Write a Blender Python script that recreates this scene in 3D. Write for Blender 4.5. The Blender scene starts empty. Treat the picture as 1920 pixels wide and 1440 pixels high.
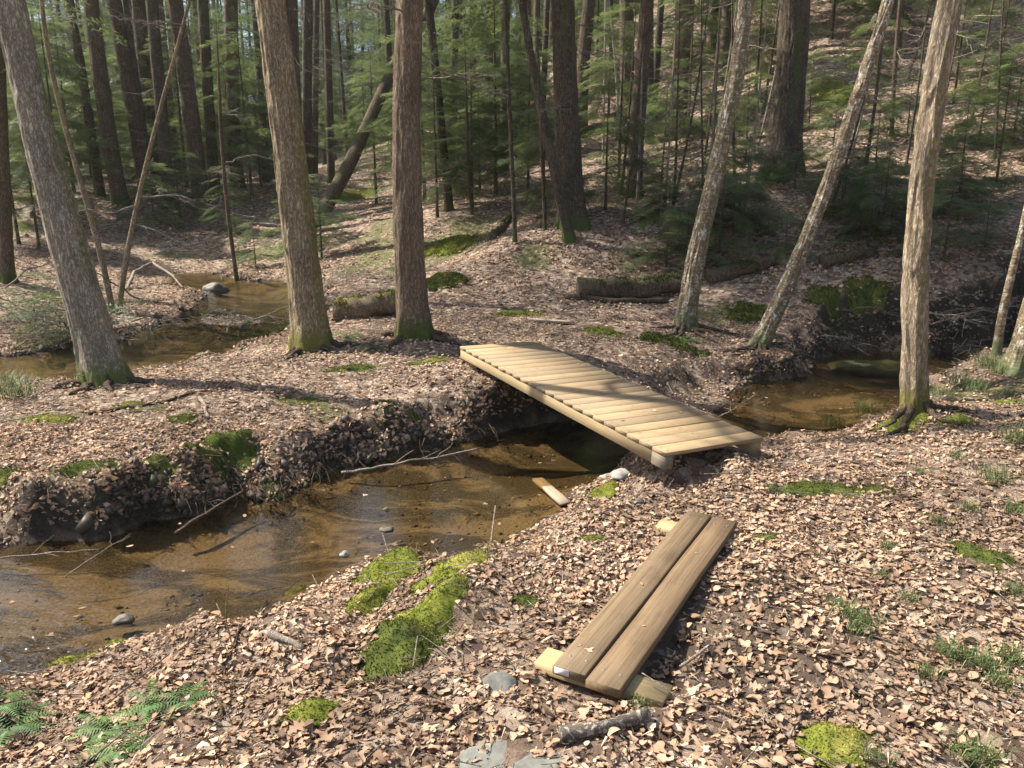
import bpy, math, random
import numpy as np
from mathutils import Vector, Matrix

rng = np.random.default_rng(7)
random.seed(7)
scene = bpy.context.scene
col = scene.collection

# ------------------------------------------------------------------ camera
FPX, PITCH, CAMH = 1449.2, 0.2456, 1.714          # focal length in 1920-px units, pitch down, eye height
CAM = np.array([0.0, 0.0, CAMH])
FW = np.array([0, math.cos(PITCH), -math.sin(PITCH)])
RT = np.array([1.0, 0, 0])
UP = np.cross(RT, FW)
cd = bpy.data.cameras.new('camera')
cam = bpy.data.objects.new('camera', cd)
col.objects.link(cam)
cam.location = CAM
cam.rotation_euler = (math.pi / 2 - PITCH, 0, 0)
cd.sensor_width = 36
cd.lens = 36 * FPX / 1920
cd.clip_start = 0.05
cd.clip_end = 1000
scene.camera = cam

# ------------------------------------------------------------------ sky, sun, exposure
SUN_EL = math.radians(48)
SUN_AZ = math.atan2(-0.948, 0.318)                 # from +Y, clockwise
S = Vector((math.sin(SUN_AZ) * math.cos(SUN_EL), math.cos(SUN_AZ) * math.cos(SUN_EL), math.sin(SUN_EL)))
w = bpy.data.worlds.new('World')
scene.world = w
w.use_nodes = True
nt = w.node_tree
bg = nt.nodes['Background']
sky = nt.nodes.new('ShaderNodeTexSky')
sky.sky_type = 'NISHITA'
sky.sun_disc = False
sky.sun_elevation = SUN_EL
sky.sun_rotation = SUN_AZ
sky.air_density = 1.0
sky.dust_density = 2.0
nt.links.new(sky.outputs[0], bg.inputs[0])
bg.inputs[1].default_value = 0.11
sl = bpy.data.lights.new('sun', 'SUN')
sl.energy = 5.0
sl.angle = math.radians(0.53)
sl.color = (1.0, 0.95, 0.87)
so = bpy.data.objects.new('sun', sl)
col.objects.link(so)
so.rotation_euler = (-S).to_track_quat('-Z', 'Y').to_euler()
so.location = (-20, 10, 30)
vs = scene.view_settings
vs.view_transform = 'Standard'
vs.look = 'None'
vs.exposure = 1.32
vs.gamma = 1
scene.render.engine = 'CYCLES'
cy = scene.cycles
cy.use_denoising = True
cy.max_bounces = 6
cy.diffuse_bounces = 3
cy.glossy_bounces = 3
cy.transmission_bounces = 4
cy.transparent_max_bounces = 8
cy.caustics_reflective = False
cy.caustics_refractive = False
cy.sample_clamp_indirect = 4.0

# ------------------------------------------------------------------ survey: photo point -> place on the ground
def ray(px, py):
    d = FW + (px - 960) / FPX * RT - (py - 720) / FPX * UP
    return d
def atz(px, py, z):
    d = ray(px, py); t = (z - CAMH) / d[2]
    return CAM + t * d
def atY(px, py, Y):
    d = ray(px, py); return CAM + d * (Y / d[1])
def depth(P):
    return float((np.asarray(P) - CAM) @ FW)

# ------------------------------------------------------------------ numpy noise
def _hash(ix, iy, iz, seed):
    h = (ix * 374761393 + iy * 668265263 + iz * 2147483647 + seed * 144269) & 0xFFFFFFFF
    h = ((h ^ (h >> 13)) * 1274126177) & 0xFFFFFFFF
    h = ((h ^ (h >> 16)) * 2246822519) & 0xFFFFFFFF
    h = h ^ (h >> 15)
    return (h & 0xFFFF).astype(np.float64) / 65535.0
def vnoise(x, y, z=None, seed=0):
    x = np.asarray(x, float); y = np.asarray(y, float)
    z = np.zeros_like(x) if z is None else np.asarray(z, float)
    fx, fy, fz = np.floor(x), np.floor(y), np.floor(z)
    ix, iy, iz = fx.astype(np.int64), fy.astype(np.int64), fz.astype(np.int64)
    u, v, t = x - fx, y - fy, z - fz
    u, v, t = u*u*u*(u*(u*6-15)+10), v*v*v*(v*(v*6-15)+10), t*t*t*(t*(t*6-15)+10)
    def L(a, b, f): return a + (b - a) * f
    c = lambda i, j, k: _hash(ix + i, iy + j, iz + k, seed)
    return L(L(L(c(0,0,0), c(1,0,0), u), L(c(0,1,0), c(1,1,0), u), v),
             L(L(c(0,0,1), c(1,0,1), u), L(c(0,1,1), c(1,1,1), u), v), t) * 2 - 1
def fbm(x, y, z=None, oct=4, seed=0):
    a, s = 1.0, 0.0
    x = np.asarray(x, float); y = np.asarray(y, float); z = None if z is None else np.asarray(z, float)
    for o in range(oct):
        s = s + a * vnoise(x * 2**o, y * 2**o, None if z is None else z * 2**o, seed + o * 17)
        a *= 0.5
    return s
def sstep(t):
    t = np.clip(t, 0, 1); return t * t * (3 - 2 * t)

# ------------------------------------------------------------------ object helpers
def put(o, parent=None):
    col.objects.link(o)
    if parent is not None:
        o.parent = parent
    return o
def tag(o, label=None, cat=None, group=None, kind=None):
    if label: o['label'] = label
    if cat: o['category'] = cat
    if group: o['group'] = group
    if kind: o['kind'] = kind
    return o
def mesh_data(name, V, F, mats, smooth=False, vcol=None, midx=None):
    V = np.ascontiguousarray(V, np.float32)
    me = bpy.data.meshes.new(name)
    Fs = F if isinstance(F, list) and len(F) and isinstance(F[0], np.ndarray) and F[0].ndim == 2 else [np.asarray(F)]
    loops = np.concatenate([f.reshape(-1) for f in Fs]).astype(np.int32)
    cnt = np.concatenate([np.full(len(f), f.shape[1]) for f in Fs]).astype(np.int32)
    st = np.concatenate([[0], np.cumsum(cnt)[:-1]]).astype(np.int32)
    me.vertices.add(len(V)); me.vertices.foreach_set('co', V.reshape(-1))
    me.loops.add(len(loops)); me.loops.foreach_set('vertex_index', loops)
    me.polygons.add(len(cnt)); me.polygons.foreach_set('loop_start', st)
    me.polygons.foreach_set('loop_total', cnt)
    if midx is not None: me.polygons.foreach_set('material_index', np.asarray(midx, np.int32))
    for m in (mats if isinstance(mats, (list, tuple)) else [mats]): me.materials.append(m)
    if smooth: me.polygons.foreach_set('use_smooth', np.ones(len(cnt), bool))
    if vcol is not None:
        a = me.attributes.new('tint', 'FLOAT_COLOR', 'POINT')
        c = np.ones((len(V), 4), np.float32); c[:, :vcol.shape[1]] = vcol
        a.data.foreach_set('color', c.reshape(-1))
    me.update(calc_edges=True)
    return me
def mesh_obj(name, V, F, mats, parent=None, **k):
    return put(bpy.data.objects.new(name, mesh_data(name, V, F, mats, **k)), parent)
def empty(name, loc=(0, 0, 0), rz=0):
    o = bpy.data.objects.new(name, None); o.location = loc; o.rotation_euler = (0, 0, rz)
    return put(o)
def rel(V, loc):
    return np.asarray(V) - np.asarray(loc)
def copy_tree(root):
    r = root.copy(); col.objects.link(r)
    for ch in root.children:
        c = ch.copy(); col.objects.link(c); c.parent = r
        for g in ch.children:
            d = g.copy(); col.objects.link(d); d.parent = c
    return r
def join(parts):
    V, F, n = [], {}, 0
    for v, f in parts:
        V.append(v); f = np.asarray(f)
        F.setdefault(f.shape[1], []).append(f + n); n += len(v)
    return np.concatenate(V), [np.concatenate(x) for x in F.values()]
def tube(P, R, n=8, cap=True, bump=None, seed=0):
    """tapered tube along the polyline P with radii R: (verts, quads) (end caps as degenerate quads)"""
    P = np.asarray(P, float); m = len(P); R = np.broadcast_to(np.asarray(R, float), (m,))
    T = np.gradient(P, axis=0); T /= np.linalg.norm(T, axis=1)[:, None] + 1e-9
    ref = np.array([0, 0, 1.0]) if abs(T[:, 2]).mean() < .8 else np.array([1.0, 0, 0])
    A = np.cross(T, ref); A /= np.linalg.norm(A, axis=1)[:, None] + 1e-9
    B = np.cross(T, A)
    a = np.arange(n) / n * 2 * np.pi
    rr = np.repeat(R[:, None], n, 1)
    if bump:
        rr = rr * (1 + bump * fbm(np.cos(a)[None] * 1.5 + seed, np.sin(a)[None] * 1.5 + 0 * rr, np.arange(m)[:, None] * .5 + 0 * rr, 3, seed))
    V = P[:, None] + rr[..., None] * (np.cos(a)[None, :, None] * A[:, None] + np.sin(a)[None, :, None] * B[:, None])
    V = V.reshape(-1, 3)
    i = np.arange(m - 1)[:, None] * n; j = np.arange(n)[None]; k = (j + 1) % n
    F = np.stack([i + j, i + k, i + n + k, i + n + j], -1).reshape(-1, 4)
    if cap:
        V = np.concatenate([V, P[:1], P[-1:]])
        c0, c1 = m * n, m * n + 1; j = np.arange(0, n, 2)
        f0 = np.stack([np.full(len(j), c0), (j + 2) % n, (j + 1) % n, j], -1)
        f1 = np.stack([np.full(len(j), c1), (m-1)*n + j, (m-1)*n + (j + 1) % n, (m-1)*n + (j + 2) % n], -1)
        F = np.concatenate([F, f0, f1])
    return V, F
def wiggle(a, b, n=8, amp=.05, seed=0, sag=0):
    a, b = np.asarray(a, float), np.asarray(b, float)
    t = np.linspace(0, 1, n)[:, None]; L = np.linalg.norm(b - a)
    P = a + (b - a) * t
    for k in range(3):
        P[:, k] += amp * L * fbm(t[:, 0] * 3 + seed * 1.7, np.full(n, k * 5.3 + seed), oct=2, seed=seed) * np.sin(t[:, 0] * np.pi)
    P[:, 2] -= sag * np.sin(t[:, 0] * np.pi)
    return P

# ------------------------------------------------------------------ materials
def new_mat(name):
    m = bpy.data.materials.new(name); m.use_nodes = True
    n = m.node_tree.nodes; l = m.node_tree.links
    return m, n, l, n['Principled BSDF']
def N(n, t, **k):
    x = n.new(t)
    for a, b in k.items():
        if a in x.inputs: x.inputs[a].default_value = b
        else: setattr(x, a, b)
    return x
def ramp(n, l, src, stops, interp='LINEAR'):
    r = n.new('ShaderNodeValToRGB'); e = r.color_ramp.elements; r.color_ramp.interpolation = interp
    while len(e) > 1: e.remove(e[-1])
    e[0].position = stops[0][0]; e[0].color = (*stops[0][1], 1)
    for p, c in stops[1:]:
        x = e.new(p); x.color = (*c, 1)
    l.new(src, r.inputs[0]); return r.outputs[0]
def mixc(n, l, f, a, b, blend='MIX'):
    m = n.new('ShaderNodeMix'); m.data_type = 'RGBA'; m.blend_type = blend
    for sock, v in ((m.inputs[0], f), (m.inputs[6], a), (m.inputs[7], b)):
        if hasattr(v, 'is_linked') or hasattr(v, 'links'): l.new(v, sock)
        elif isinstance(v, (tuple, list)): sock.default_value = (*v, 1)
        else: sock.default_value = v
    return m.outputs[2]
def coords(n, l, scale=(1, 1, 1), rnd=False, kind='Object'):
    tc = n.new('ShaderNodeTexCoord'); mp = n.new('ShaderNodeMapping')
    mp.inputs['Scale'].default_value = scale
    l.new(tc.outputs[kind], mp.inputs[0])
    if rnd:
        oi = n.new('ShaderNodeObjectInfo'); mu = n.new('ShaderNodeVectorMath'); mu.operation = 'SCALE'
        cb = n.new('ShaderNodeCombineXYZ')
        for i in range(3): l.new(oi.outputs['Random'], cb.inputs[i])
        l.new(cb.outputs[0], mu.inputs[0]); mu.inputs['Scale'].default_value = 37.0
        l.new(mu.outputs[0], mp.inputs['Location'])
    return mp.outputs[0]
def noise(n, l, vec, scale, detail=5, rough=.6, dist=0):
    t = N(n, 'ShaderNodeTexNoise'); t.inputs['Scale'].default_value = scale; t.inputs['Detail'].default_value = detail
    t.inputs['Roughness'].default_value = rough; t.inputs['Distortion'].default_value = dist
    l.new(vec, t.inputs['Vector']); return t.outputs['Fac']
def bumpn(n, l, h, bsdf, strength=.5, dist=.02):
    b = n.new('ShaderNodeBump'); b.inputs['Strength'].default_value = strength; b.inputs['Distance'].default_value = dist
    l.new(h, b.inputs['Height']); l.new(b.outputs[0], bsdf.inputs['Normal']); return b

def bark(name, stops, lich=None, lich_amt=.55, moss=None, zs=.24, fine=52, strength=.9, dist=.014):
    m, n, l, b = new_mat(name)
    v = coords(n, l, (1, 1, zs), rnd=True)
    f0 = noise(n, l, v, fine * .95, 6, .62, .5)
    f = ramp(n, l, f0, [(.26, (.78, .78, .78)), (.42, (.58, .58, .58)), (.48, (.33, .33, .33)), (.52, (.33, .33, .33)), (.58, (.58, .58, .58)), (.74, (.80, .80, .80))])
    big = noise(n, l, coords(n, l, (1, 1, .5), rnd=True), 5, 4, .6)
    c = ramp(n, l, f, stops)
    c = mixc(n, l, ramp(n, l, big, [(.35, (.75, .75, .75)), (.65, (1.2, 1.17, 1.1))]), (0, 0, 0), c)
    mm = n.new('ShaderNodeMix'); mm.data_type = 'RGBA'; mm.blend_type = 'MULTIPLY'; mm.inputs[0].default_value = 1
    c0 = ramp(n, l, f, stops); l.new(c0, mm.inputs[6])
    l.new(ramp(n, l, big, [(.3, (.7, .7, .7)), (.7, (1.25, 1.2, 1.12))]), mm.inputs[7]); c = mm.outputs[2]
    if lich:
        lm = noise(n, l, coords(n, l, (1, 1, .7), rnd=True), 9, 6, .7)
        c = mixc(n, l, ramp(n, l, lm, [(lich_amt, (0, 0, 0)), (lich_amt + .06, (1, 1, 1))]), c, lich)
    if moss:
        at = n.new('ShaderNodeAttribute'); at.attribute_name = 'tint'
        sp = n.new('ShaderNodeSeparateColor'); l.new(at.outputs['Color'], sp.inputs[0])
        ms = noise(n, l, coords(n, l, (1, 1, 1), rnd=True), 22, 5, .7)
        ad = n.new('ShaderNodeMath'); ad.operation = 'MULTIPLY'; l.new(ms, ad.inputs[0]); l.new(sp.outputs[0], ad.inputs[1])
        c = mixc(n, l, ramp(n, l, ad.outputs[0], [(.22, (0, 0, 0)), (.36, (1, 1, 1))]), c, moss)
    l.new(c, b.inputs['Base Color']); b.inputs['Roughness'].default_value = .95
    b.inputs['Specular IOR Level'].default_value = .15
    bumpn(n, l, f, b, strength, dist)
    return m
M = {}
M['ash'] = bark('ash_bark', [(.25, (.09, .067, .04)), (.5, (.255, .20, .13)), (.75, (.41, .34, .23))], (.30, .26, .16), .66, (.14, .13, .03))
M['ash_pale'] = bark('pale_ash_bark', [(.25, (.12, .092, .06)), (.5, (.29, .23, .16)), (.75, (.43, .36, .27))], (.36, .30, .12), .66, (.14, .12, .03))
M['ash_grey'] = bark('grey_ash_bark', [(.25, (.10, .083, .06)), (.5, (.255, .22, .165)), (.75, (.41, .37, .29))], (.34, .33, .27), .60, (.10, .12, .03))
M['pine'] = bark('red_pine_bark', [(.25, (.08, .057, .038)), (.5, (.17, .125, .085)), (.75, (.27, .21, .15))], (.20, .19, .13), .66, (.07, .085, .02))
M['hemlock'] = bark('hemlock_bark', [(.3, (.05, .035, .024)), (.5, (.12, .086, .06)), (.7, (.20, .15, .11))], (.13, .15, .09), .64, (.06, .08, .02))
M['oak'] = bark('shade_toned_oak_bark', [(.3, (.04, .032, .022)), (.5, (.085, .067, .047)), (.7, (.14, .115, .082))], (.15, .17, .11), .62, (.07, .09, .025))  # stops darkened: the shade on the slope oak is put into the bark colour
M['twig'] = bark('grey_twig_bark', [(.3, (.13, .105, .08)), (.7, (.33, .285, .235))], None)
M['dead'] = bark('bleached_wood', [(.3, (.20, .16, .12)), (.7, (.42, .37, .31))], None)
M['root'] = bark('root_bark', [(.3, (.045, .032, .02)), (.7, (.14, .10, .068))], None)
def birch():
    m, n, l, b = new_mat('birch_bark')
    v = coords(n, l, (1, 1, 3.2), rnd=True)
    f = noise(n, l, v, 16, 6, .7, .4)
    c = ramp(n, l, f, [(.36, (.028, .020, .012)), (.46, (.13, .09, .045)), (.56, (.27, .205, .12)), (.7, (.42, .36, .25))])
    lm = noise(n, l, coords(n, l, (1, 1, .9), rnd=True), 11, 6, .75)
    c = mixc(n, l, ramp(n, l, lm, [(.50, (0, 0, 0)), (.54, (1, 1, 1))]), c, (.13, .083, .038))
    ll = noise(n, l, coords(n, l, (1.1, 1, .7), rnd=True), 17, 6, .75)
    c = mixc(n, l, ramp(n, l, ll, [(.55, (0, 0, 0)), (.60, (1, 1, 1))]), c, (.46, .44, .36))
    ld = noise(n, l, coords(n, l, (.9, 1, .8), rnd=True), 24, 5, .75)
    c = mixc(n, l, ramp(n, l, ld, [(.58, (0, 0, 0)), (.62, (1, 1, 1))]), c, (.05, .04, .025))
    at = n.new('ShaderNodeAttribute'); at.attribute_name = 'tint'
    sp = n.new('ShaderNodeSeparateColor'); l.new(at.outputs['Color'], sp.inputs[0])
    ad = n.new('ShaderNodeMath'); ad.operation = 'MULTIPLY'
    l.new(noise(n, l, coords(n, l), 22, 5, .7), ad.inputs[0]); l.new(sp.outputs[0], ad.inputs[1])
    c = mixc(n, l, ramp(n, l, ad.outputs[0], [(.22, (0, 0, 0)), (.36, (1, 1, 1))]), c, (.08, .09, .03))
    l.new(c, b.inputs['Base Color']); b.inputs['Roughness'].default_value = .8
    bumpn(n, l, f, b, .8, .01)
    return m
M['birch'] = birch()

def wood(name, base, dark, streak=.5, rough=.75):
    """planed timber, grain along the object's local X"""
    m, n, l, b = new_mat(name)
    v = coords(n, l, (.22, 11, 11), rnd=True)
    g = noise(n, l, v, 8, 7, .7, .5)
    fine = noise(n, l, coords(n, l, (3, 60, 60), rnd=True), 6, 4, .7)
    c = mixc(n, l, ramp(n, l, g, [(.35, (0, 0, 0)), (.62, (1, 1, 1))]), dark, base)
    kn = N(n, 'ShaderNodeTexVoronoi'); kn.inputs['Scale'].default_value = 2.4
    l.new(coords(n, l, (1.0, 2.2, 2.2), rnd=True), kn.inputs['Vector'])
    c = mixc(n, l, ramp(n, l, kn.outputs['Distance'], [(.03, (.75, .75, .75)), (.075, (0, 0, 0))]), c, tuple(x * .45 for x in dark))
    oi = n.new('ShaderNodeObjectInfo')
    mm = n.new('ShaderNodeMix'); mm.data_type = 'RGBA'; mm.blend_type = 'MULTIPLY'; mm.inputs[0].default_value = 1
    l.new(c, mm.inputs[6])
    l.new(ramp(n, l, oi.outputs['Random'], [(0, (.70, .68, .66)), (.3, (1.02, .97, .90)), (.55, (.84, .85, .84)), (.8, (1.0, .94, .82)), (1, (1.15, 1.10, 1.0))]), mm.inputs[7])
    st = noise(n, l, coords(n, l, (1, 1, 1), rnd=True), 3.5, 5, .7)
    c = mixc(n, l, ramp(n, l, st, [(.5, (0, 0, 0)), (.75, (streak,) * 3)]), mm.outputs[2], tuple(x * .6 for x in dark))
    l.new(c, b.inputs['Base Color']); b.inputs['Roughness'].default_value = rough
    b.inputs['Specular IOR Level'].default_value = .3
    ad = n.new('ShaderNodeMath'); l.new(g, ad.inputs[0]); l.new(fine, ad.inputs[1])
    bumpn(n, l, ad.outputs[0], b, .35, .003)
    return m
M['new_wood'] = wood('new_yellow_pine', (.315, .235, .137), (.215, .15, .08), .55)
M['stringer'] = wood('stringer_pine', (.40, .295, .16), (.29, .20, .10), .35)
M['walk_wood'] = wood('weathered_brown_plank', (.205, .143, .082), (.11, .071, .037), .65)
M['sleeper'] = wood('sleeper_pine', (.40, .30, .155), (.28, .195, .09), .4)
M['grey_wood'] = wood('grey_treated_block', (.25, .22, .165), (.16, .135, .095), .5)
M['old_plank'] = wood('old_bleached_plank', (.40, .32, .24), (.26, .19, .13), .5)
def plain(name, c, rough=.8, noise_amt=.3, scale=20, bump=.3):
    m, n, l, b = new_mat(name)
    f = noise(n, l, coords(n, l, rnd=True), scale, 6, .65)
    l.new(ramp(n, l, f, [(.3, tuple(x * (1 - noise_amt) for x in c)), (.7, tuple(x * (1 + noise_amt) for x in c))]), b.inputs['Base Color'])
    b.inputs['Roughness'].default_value = rough
    bumpn(n, l, f, b, bump, .01)
    return m
M['stone'] = plain('grey_flagstone', (.125, .122, .10), .85, .45, 12, .7)
M['pale_stone'] = plain('pale_stone', (.24, .225, .19), .85, .35, 14, .6)
M['dark_stone'] = plain('wet_dark_stone', (.07, .055, .035), .65, .4, 14, .5)
M['green_stone'] = plain('algae_boulder', (.075, .085, .04), .6, .5, 8, .5)
M['tag'] = plain('white_paper_tag', (.6, .58, .55), .6, .15, 60, .1)
M['screw'] = plain('dull_steel', (.16, .14, .12), .45, .2, 60, .1)
def vc_mat(name, transl=.35, rough=.7, gain=1.0, spec=.25):
    """leaf surface: colour from the mesh, some light passing through"""
    m = bpy.data.materials.new(name); m.use_nodes = True
    n = m.node_tree.nodes; l = m.node_tree.links; b = n['Principled BSDF']; out = n['Material Output']
    at = n.new('ShaderNodeAttribute'); at.attribute_name = 'tint'
    b.inputs['Roughness'].default_value = rough; b.inputs['Specular IOR Level'].default_value = spec
    l.new(at.outputs['Color'], b.inputs['Base Color'])
    t = n.new('ShaderNodeBsdfTranslucent'); l.new(at.outputs['Color'], t.inputs[0])
    mx = n.new('ShaderNodeMixShader'); mx.inputs[0].default_value = transl
    l.new(b.outputs[0], mx.inputs[1]); l.new(t.outputs[0], mx.inputs[2]); l.new(mx.outputs[0], out.inputs[0])
    return m
M['leaf'] = vc_mat('dry_leaf', .25, .8, spec=.1)
M['needles'] = vc_mat('hemlock_needles', .5, .5, spec=.35)
M['blade'] = vc_mat('green_blade', .35, .5)
M['moss'] = vc_mat('moss', .15, .9, spec=.05)

def ground_mat():
    m, n, l, b = new_mat('forest_floor')
    at = n.new('ShaderNodeAttribute'); at.attribute_name = 'tint'
    sp = n.new('ShaderNodeSeparateColor'); l.new(at.outputs['Color'], sp.inputs[0])
    v = coords(n, l)
    vo = N(n, 'ShaderNodeTexVoronoi'); vo.inputs['Scale'].default_value = 16; vo.inputs['Randomness'].default_value = 1
    wv = n.new('ShaderNodeVectorMath'); wv.operation = 'ADD'
    nz = N(n, 'ShaderNodeTexNoise'); nz.inputs['Scale'].default_value = 20; l.new(v, nz.inputs['Vector'])
    sc = n.new('ShaderNodeVectorMath'); sc.operation = 'SCALE'; sc.inputs['Scale'].default_value = .09
    l.new(nz.outputs['Color'], sc.inputs[0]); l.new(v, wv.inputs[0]); l.new(sc.outputs[0], wv.inputs[1])
    l.new(wv.outputs[0], vo.inputs['Vector'])
    sc2 = n.new('ShaderNodeSeparateColor'); l.new(vo.outputs['Color'], sc2.inputs[0])
    leafc = ramp(n, l, sc2.outputs[0], [(0, (.09, .06, .042)), (.3, (.18, .12, .082)), (.6, (.28, .195, .135)), (.85, (.38, .285, .205)), (1, (.45, .36, .27))])
    dn = noise(n, l, v, 5, 6, .65)
    duff = ramp(n, l, noise(n, l, v, 45, 5, .7), [(.3, (.022, .014, .009)), (.7, (.085, .055, .036))])
    c = mixc(n, l, ramp(n, l, dn, [(.24, (0, 0, 0)), (.42, (1, 1, 1))]), duff, leafc)
    # wet mud
    mud = ramp(n, l, noise(n, l, v, 30, 5, .7), [(.3, (.012, .009, .006)), (.7, (.075, .054, .037))])
    c = mixc(n, l, sp.outputs[1], c, mud)
    # moss film
    mo = ramp(n, l, noise(n, l, v, 60, 4, .7), [(.3, (.045, .055, .012)), (.7, (.13, .14, .03))])
    mk = n.new('ShaderNodeMath'); mk.operation = 'MULTIPLY'; l.new(sp.outputs[0], mk.inputs[0])
    l.new(ramp(n, l, noise(n, l, v, 14, 5, .7), [(.36, (.2, .2, .2)), (.55, (1, 1, 1))]), mk.inputs[1])
    c = mixc(n, l, mk.outputs[0], c, mo)
    # stream bed: sand, ribbons of gravel and dark silt
    vb = coords(n, l, (1, 1, 1))
    sand = ramp(n, l, noise(n, l, vb, 55, 6, .75), [(.30, (.10, .072, .044)), (.5, (.23, .168, .104)), (.70, (.34, .26, .168))])
    grav = ramp(n, l, noise(n, l, vb, 85, 4, .8), [(.38, (.02, .015, .008)), (.52, (.07, .052, .028)), (.66, (.21, .165, .10))])
    sb = mixc(n, l, ramp(n, l, noise(n, l, coords(n, l, (.8, 1.5, 1)), 1.5, 6, .7, .8), [(.44, (0, 0, 0)), (.53, (1, 1, 1))]), sand, grav)
    c = mixc(n, l, sp.outputs[2], c, sb)
    l.new(c, b.inputs['Base Color']); b.inputs['Roughness'].default_value = .9; b.inputs['Specular IOR Level'].default_value = .2
    ad = n.new('ShaderNodeMath'); l.new(sc2.outputs[1], ad.inputs[0]); l.new(noise(n, l, v, 22, 8, .75), ad.inputs[1])
    bumpn(n, l, ad.outputs[0], b, 1.0, .05)
    return m
M['ground'] = ground_mat()
def water_mat():
    m = bpy.data.materials.new('stream_water'); m.use_nodes = True
    n = m.node_tree.nodes; l = m.node_tree.links; out = n['Material Output']; n.remove(n['Principled BSDF'])
    tr = n.new('ShaderNodeBsdfTransparent'); tr.inputs[0].default_value = (.80, .72, .54, 1)
    gl = n.new('ShaderNodeBsdfGlossy'); gl.inputs['Roughness'].default_value = .11; gl.inputs['Color'].default_value = (1, 1, 1, 1)
    v = coords(n, l, (1, 1, 1))
    f1 = noise(n, l, coords(n, l, (1, 1.7, 1)), 7, 3, .55, .4); f2 = noise(n, l, v, 26, 3, .5)
    a = n.new('ShaderNodeMath'); a.operation = 'MULTIPLY_ADD'; l.new(f2, a.inputs[0]); a.inputs[1].default_value = .25; l.new(f1, a.inputs[2])
    # riffles, where the stream runs over the shallow stones
    at = n.new('ShaderNodeAttribute'); at.attribute_name = 'tint'
    sp = n.new('ShaderNodeSeparateColor'); l.new(at.outputs['Color'], sp.inputs[0])
    st = n.new('ShaderNodeMath'); st.operation = 'MULTIPLY_ADD'; l.new(sp.outputs[0], st.inputs[0]); st.inputs[1].default_value = .5; st.inputs[2].default_value = .035
    bu = n.new('ShaderNodeBump'); bu.inputs['Distance'].default_value = .05
    l.new(st.outputs[0], bu.inputs['Strength']); l.new(a.outputs[0], bu.inputs['Height']); l.new(bu.outputs[0], gl.inputs['Normal'])
    fr = n.new('ShaderNodeFresnel'); fr.inputs[0].default_value = 1.33; l.new(bu.outputs[0], fr.inputs['Normal'])
    mx = n.new('ShaderNodeMixShader'); l.new(fr.outputs[0], mx.inputs[0]); l.new(tr.outputs[0], mx.inputs[1]); l.new(gl.outputs[0], mx.inputs[2])
    l.new(mx.outputs[0], out.inputs[0])
    return m
M['water'] = water_mat()
# ------------------------------------------------------------------ terrain
ZW, ZW2 = -0.55, -0.37                               # water levels: main stream, rear bend
def zr(y): return ZW2 + .055 * np.clip(np.asarray(y, float) - 11, 0, 9)   # the rear bend drops over its riffle
def atr(px, py):
    z = ZW2
    for _ in range(40): z = .5 * z + .5 * float(zr(atz(px, py, z)[1]))
    return atz(px, py, z)
cp = []
def Zp(px, py, z): cp.append(atz(px, py, z))
def Yp(px, py, Y): cp.append(atY(px, py, Y))
for a in [(1100,1300,-.185),(1220,1290,-.215),(1010,1230,-.205),(960,1440,-.16),(500,1440,-.2),(100,1440,-.26),(1850,1400,-.12),(1500,1200,-.15),(1850,900,-.08),(1715,775,-.1),
          (1600,850,-.15),(1400,870,-.15),(1320,880,-.14),(1250,895,-.15),(1300,950,-.17),(1467,828,-.34),(1560,806,-.34),(1640,785,-.33),(1700,760,-.24),(640,1230,-.27),(400,1330,-.26),(200,1400,-.28),(800,1180,-.25),(950,1080,-.24),(1050,1010,-.22),
          (1900,700,-.02),(1800,760,-.07),
          (60,900,-.26),(300,850,-.22),(600,810,-.24),(760,770,-.25),(950,738,-.13),(900,705,-.08),(985,768,-.26),(865,690,-.07),(500,740,-.14),(200,725,-.2),(585,648,-.12),(443,655,-.27),(330,680,-.28),(520,628,-.24),(250,700,-.26),(780,632,-.02),
          (960,625,0),(870,668,-.04),(1150,640,-.06),(1240,720,-.3),(1130,690,-.16),(1285,610,-.1),(1435,640,-.25),(1360,640,-.25),(1560,600,-.05),(50,760,-.2),(700,690,-.12)]: Zp(*a)
for a in [(1000,560,11.9),(1000,510,13.0),(960,457,14.2),(1080,418,14.7),(1190,370,17.3),(700,560,12.2),(700,520,13.6),(680,480,15.8),(660,420,20),(660,372,26),(600,335,36),
          (400,500,17.9),(150,490,16.5),(80,560,13.2),(300,440,20.5),(220,368,23.5),(400,345,27),(10,525,14),(840,480,15.0),(800,430,17),(840,388,19),(480,505,17.5),
          (1465,330,17),(1600,255,19.5),(1750,160,22),(1880,90,24),(1550,90,26),(1275,200,27),(1175,215,28),(1095,175,31),(1300,330,20),(1400,250,23),
          (1500,420,13.6),(1750,450,12.4),(1880,490,11.7),(1400,500,12.5),(1650,545,11.3),(1850,565,10.8),(1200,520,12.8),(1100,540,12.4),(1250,580,11.4),(1900,300,17),(1900,400,13.9),
          (1000,330,22),(900,300,28),(300,318,45),(700,305,55),(0,330,40),(1500,-60,38),(1900,-80,36),(1100,60,48)]: Yp(*a)
for a in [(0,-4,-.05),(-6,-3,-.2),(6,-3,.1),(-9,3,-.3),(9,4,.2),(10,8,.6),(-14,8,0),(-16,15,.5),(13,12,3.2),(20,6,4),(24,20,9.5),(-30,10,1),(-40,40,4),(30,-20,4),(-30,-30,0),
          (-90,-60,4),(90,-60,16),(-90,90,10),(0,95,13),(90,90,30),(60,40,22),(-60,0,3),(0,-70,2)]: cp.append(np.array(a, float))
CP = np.array(cp)
def tps(r): return np.where(r > 1e-9, r * r * np.log(r + 1e-9), 0)
_n = len(CP)
_K = tps(np.linalg.norm(CP[:, None, :2] - CP[None, :, :2], axis=2)) + np.eye(_n) * .25
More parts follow.
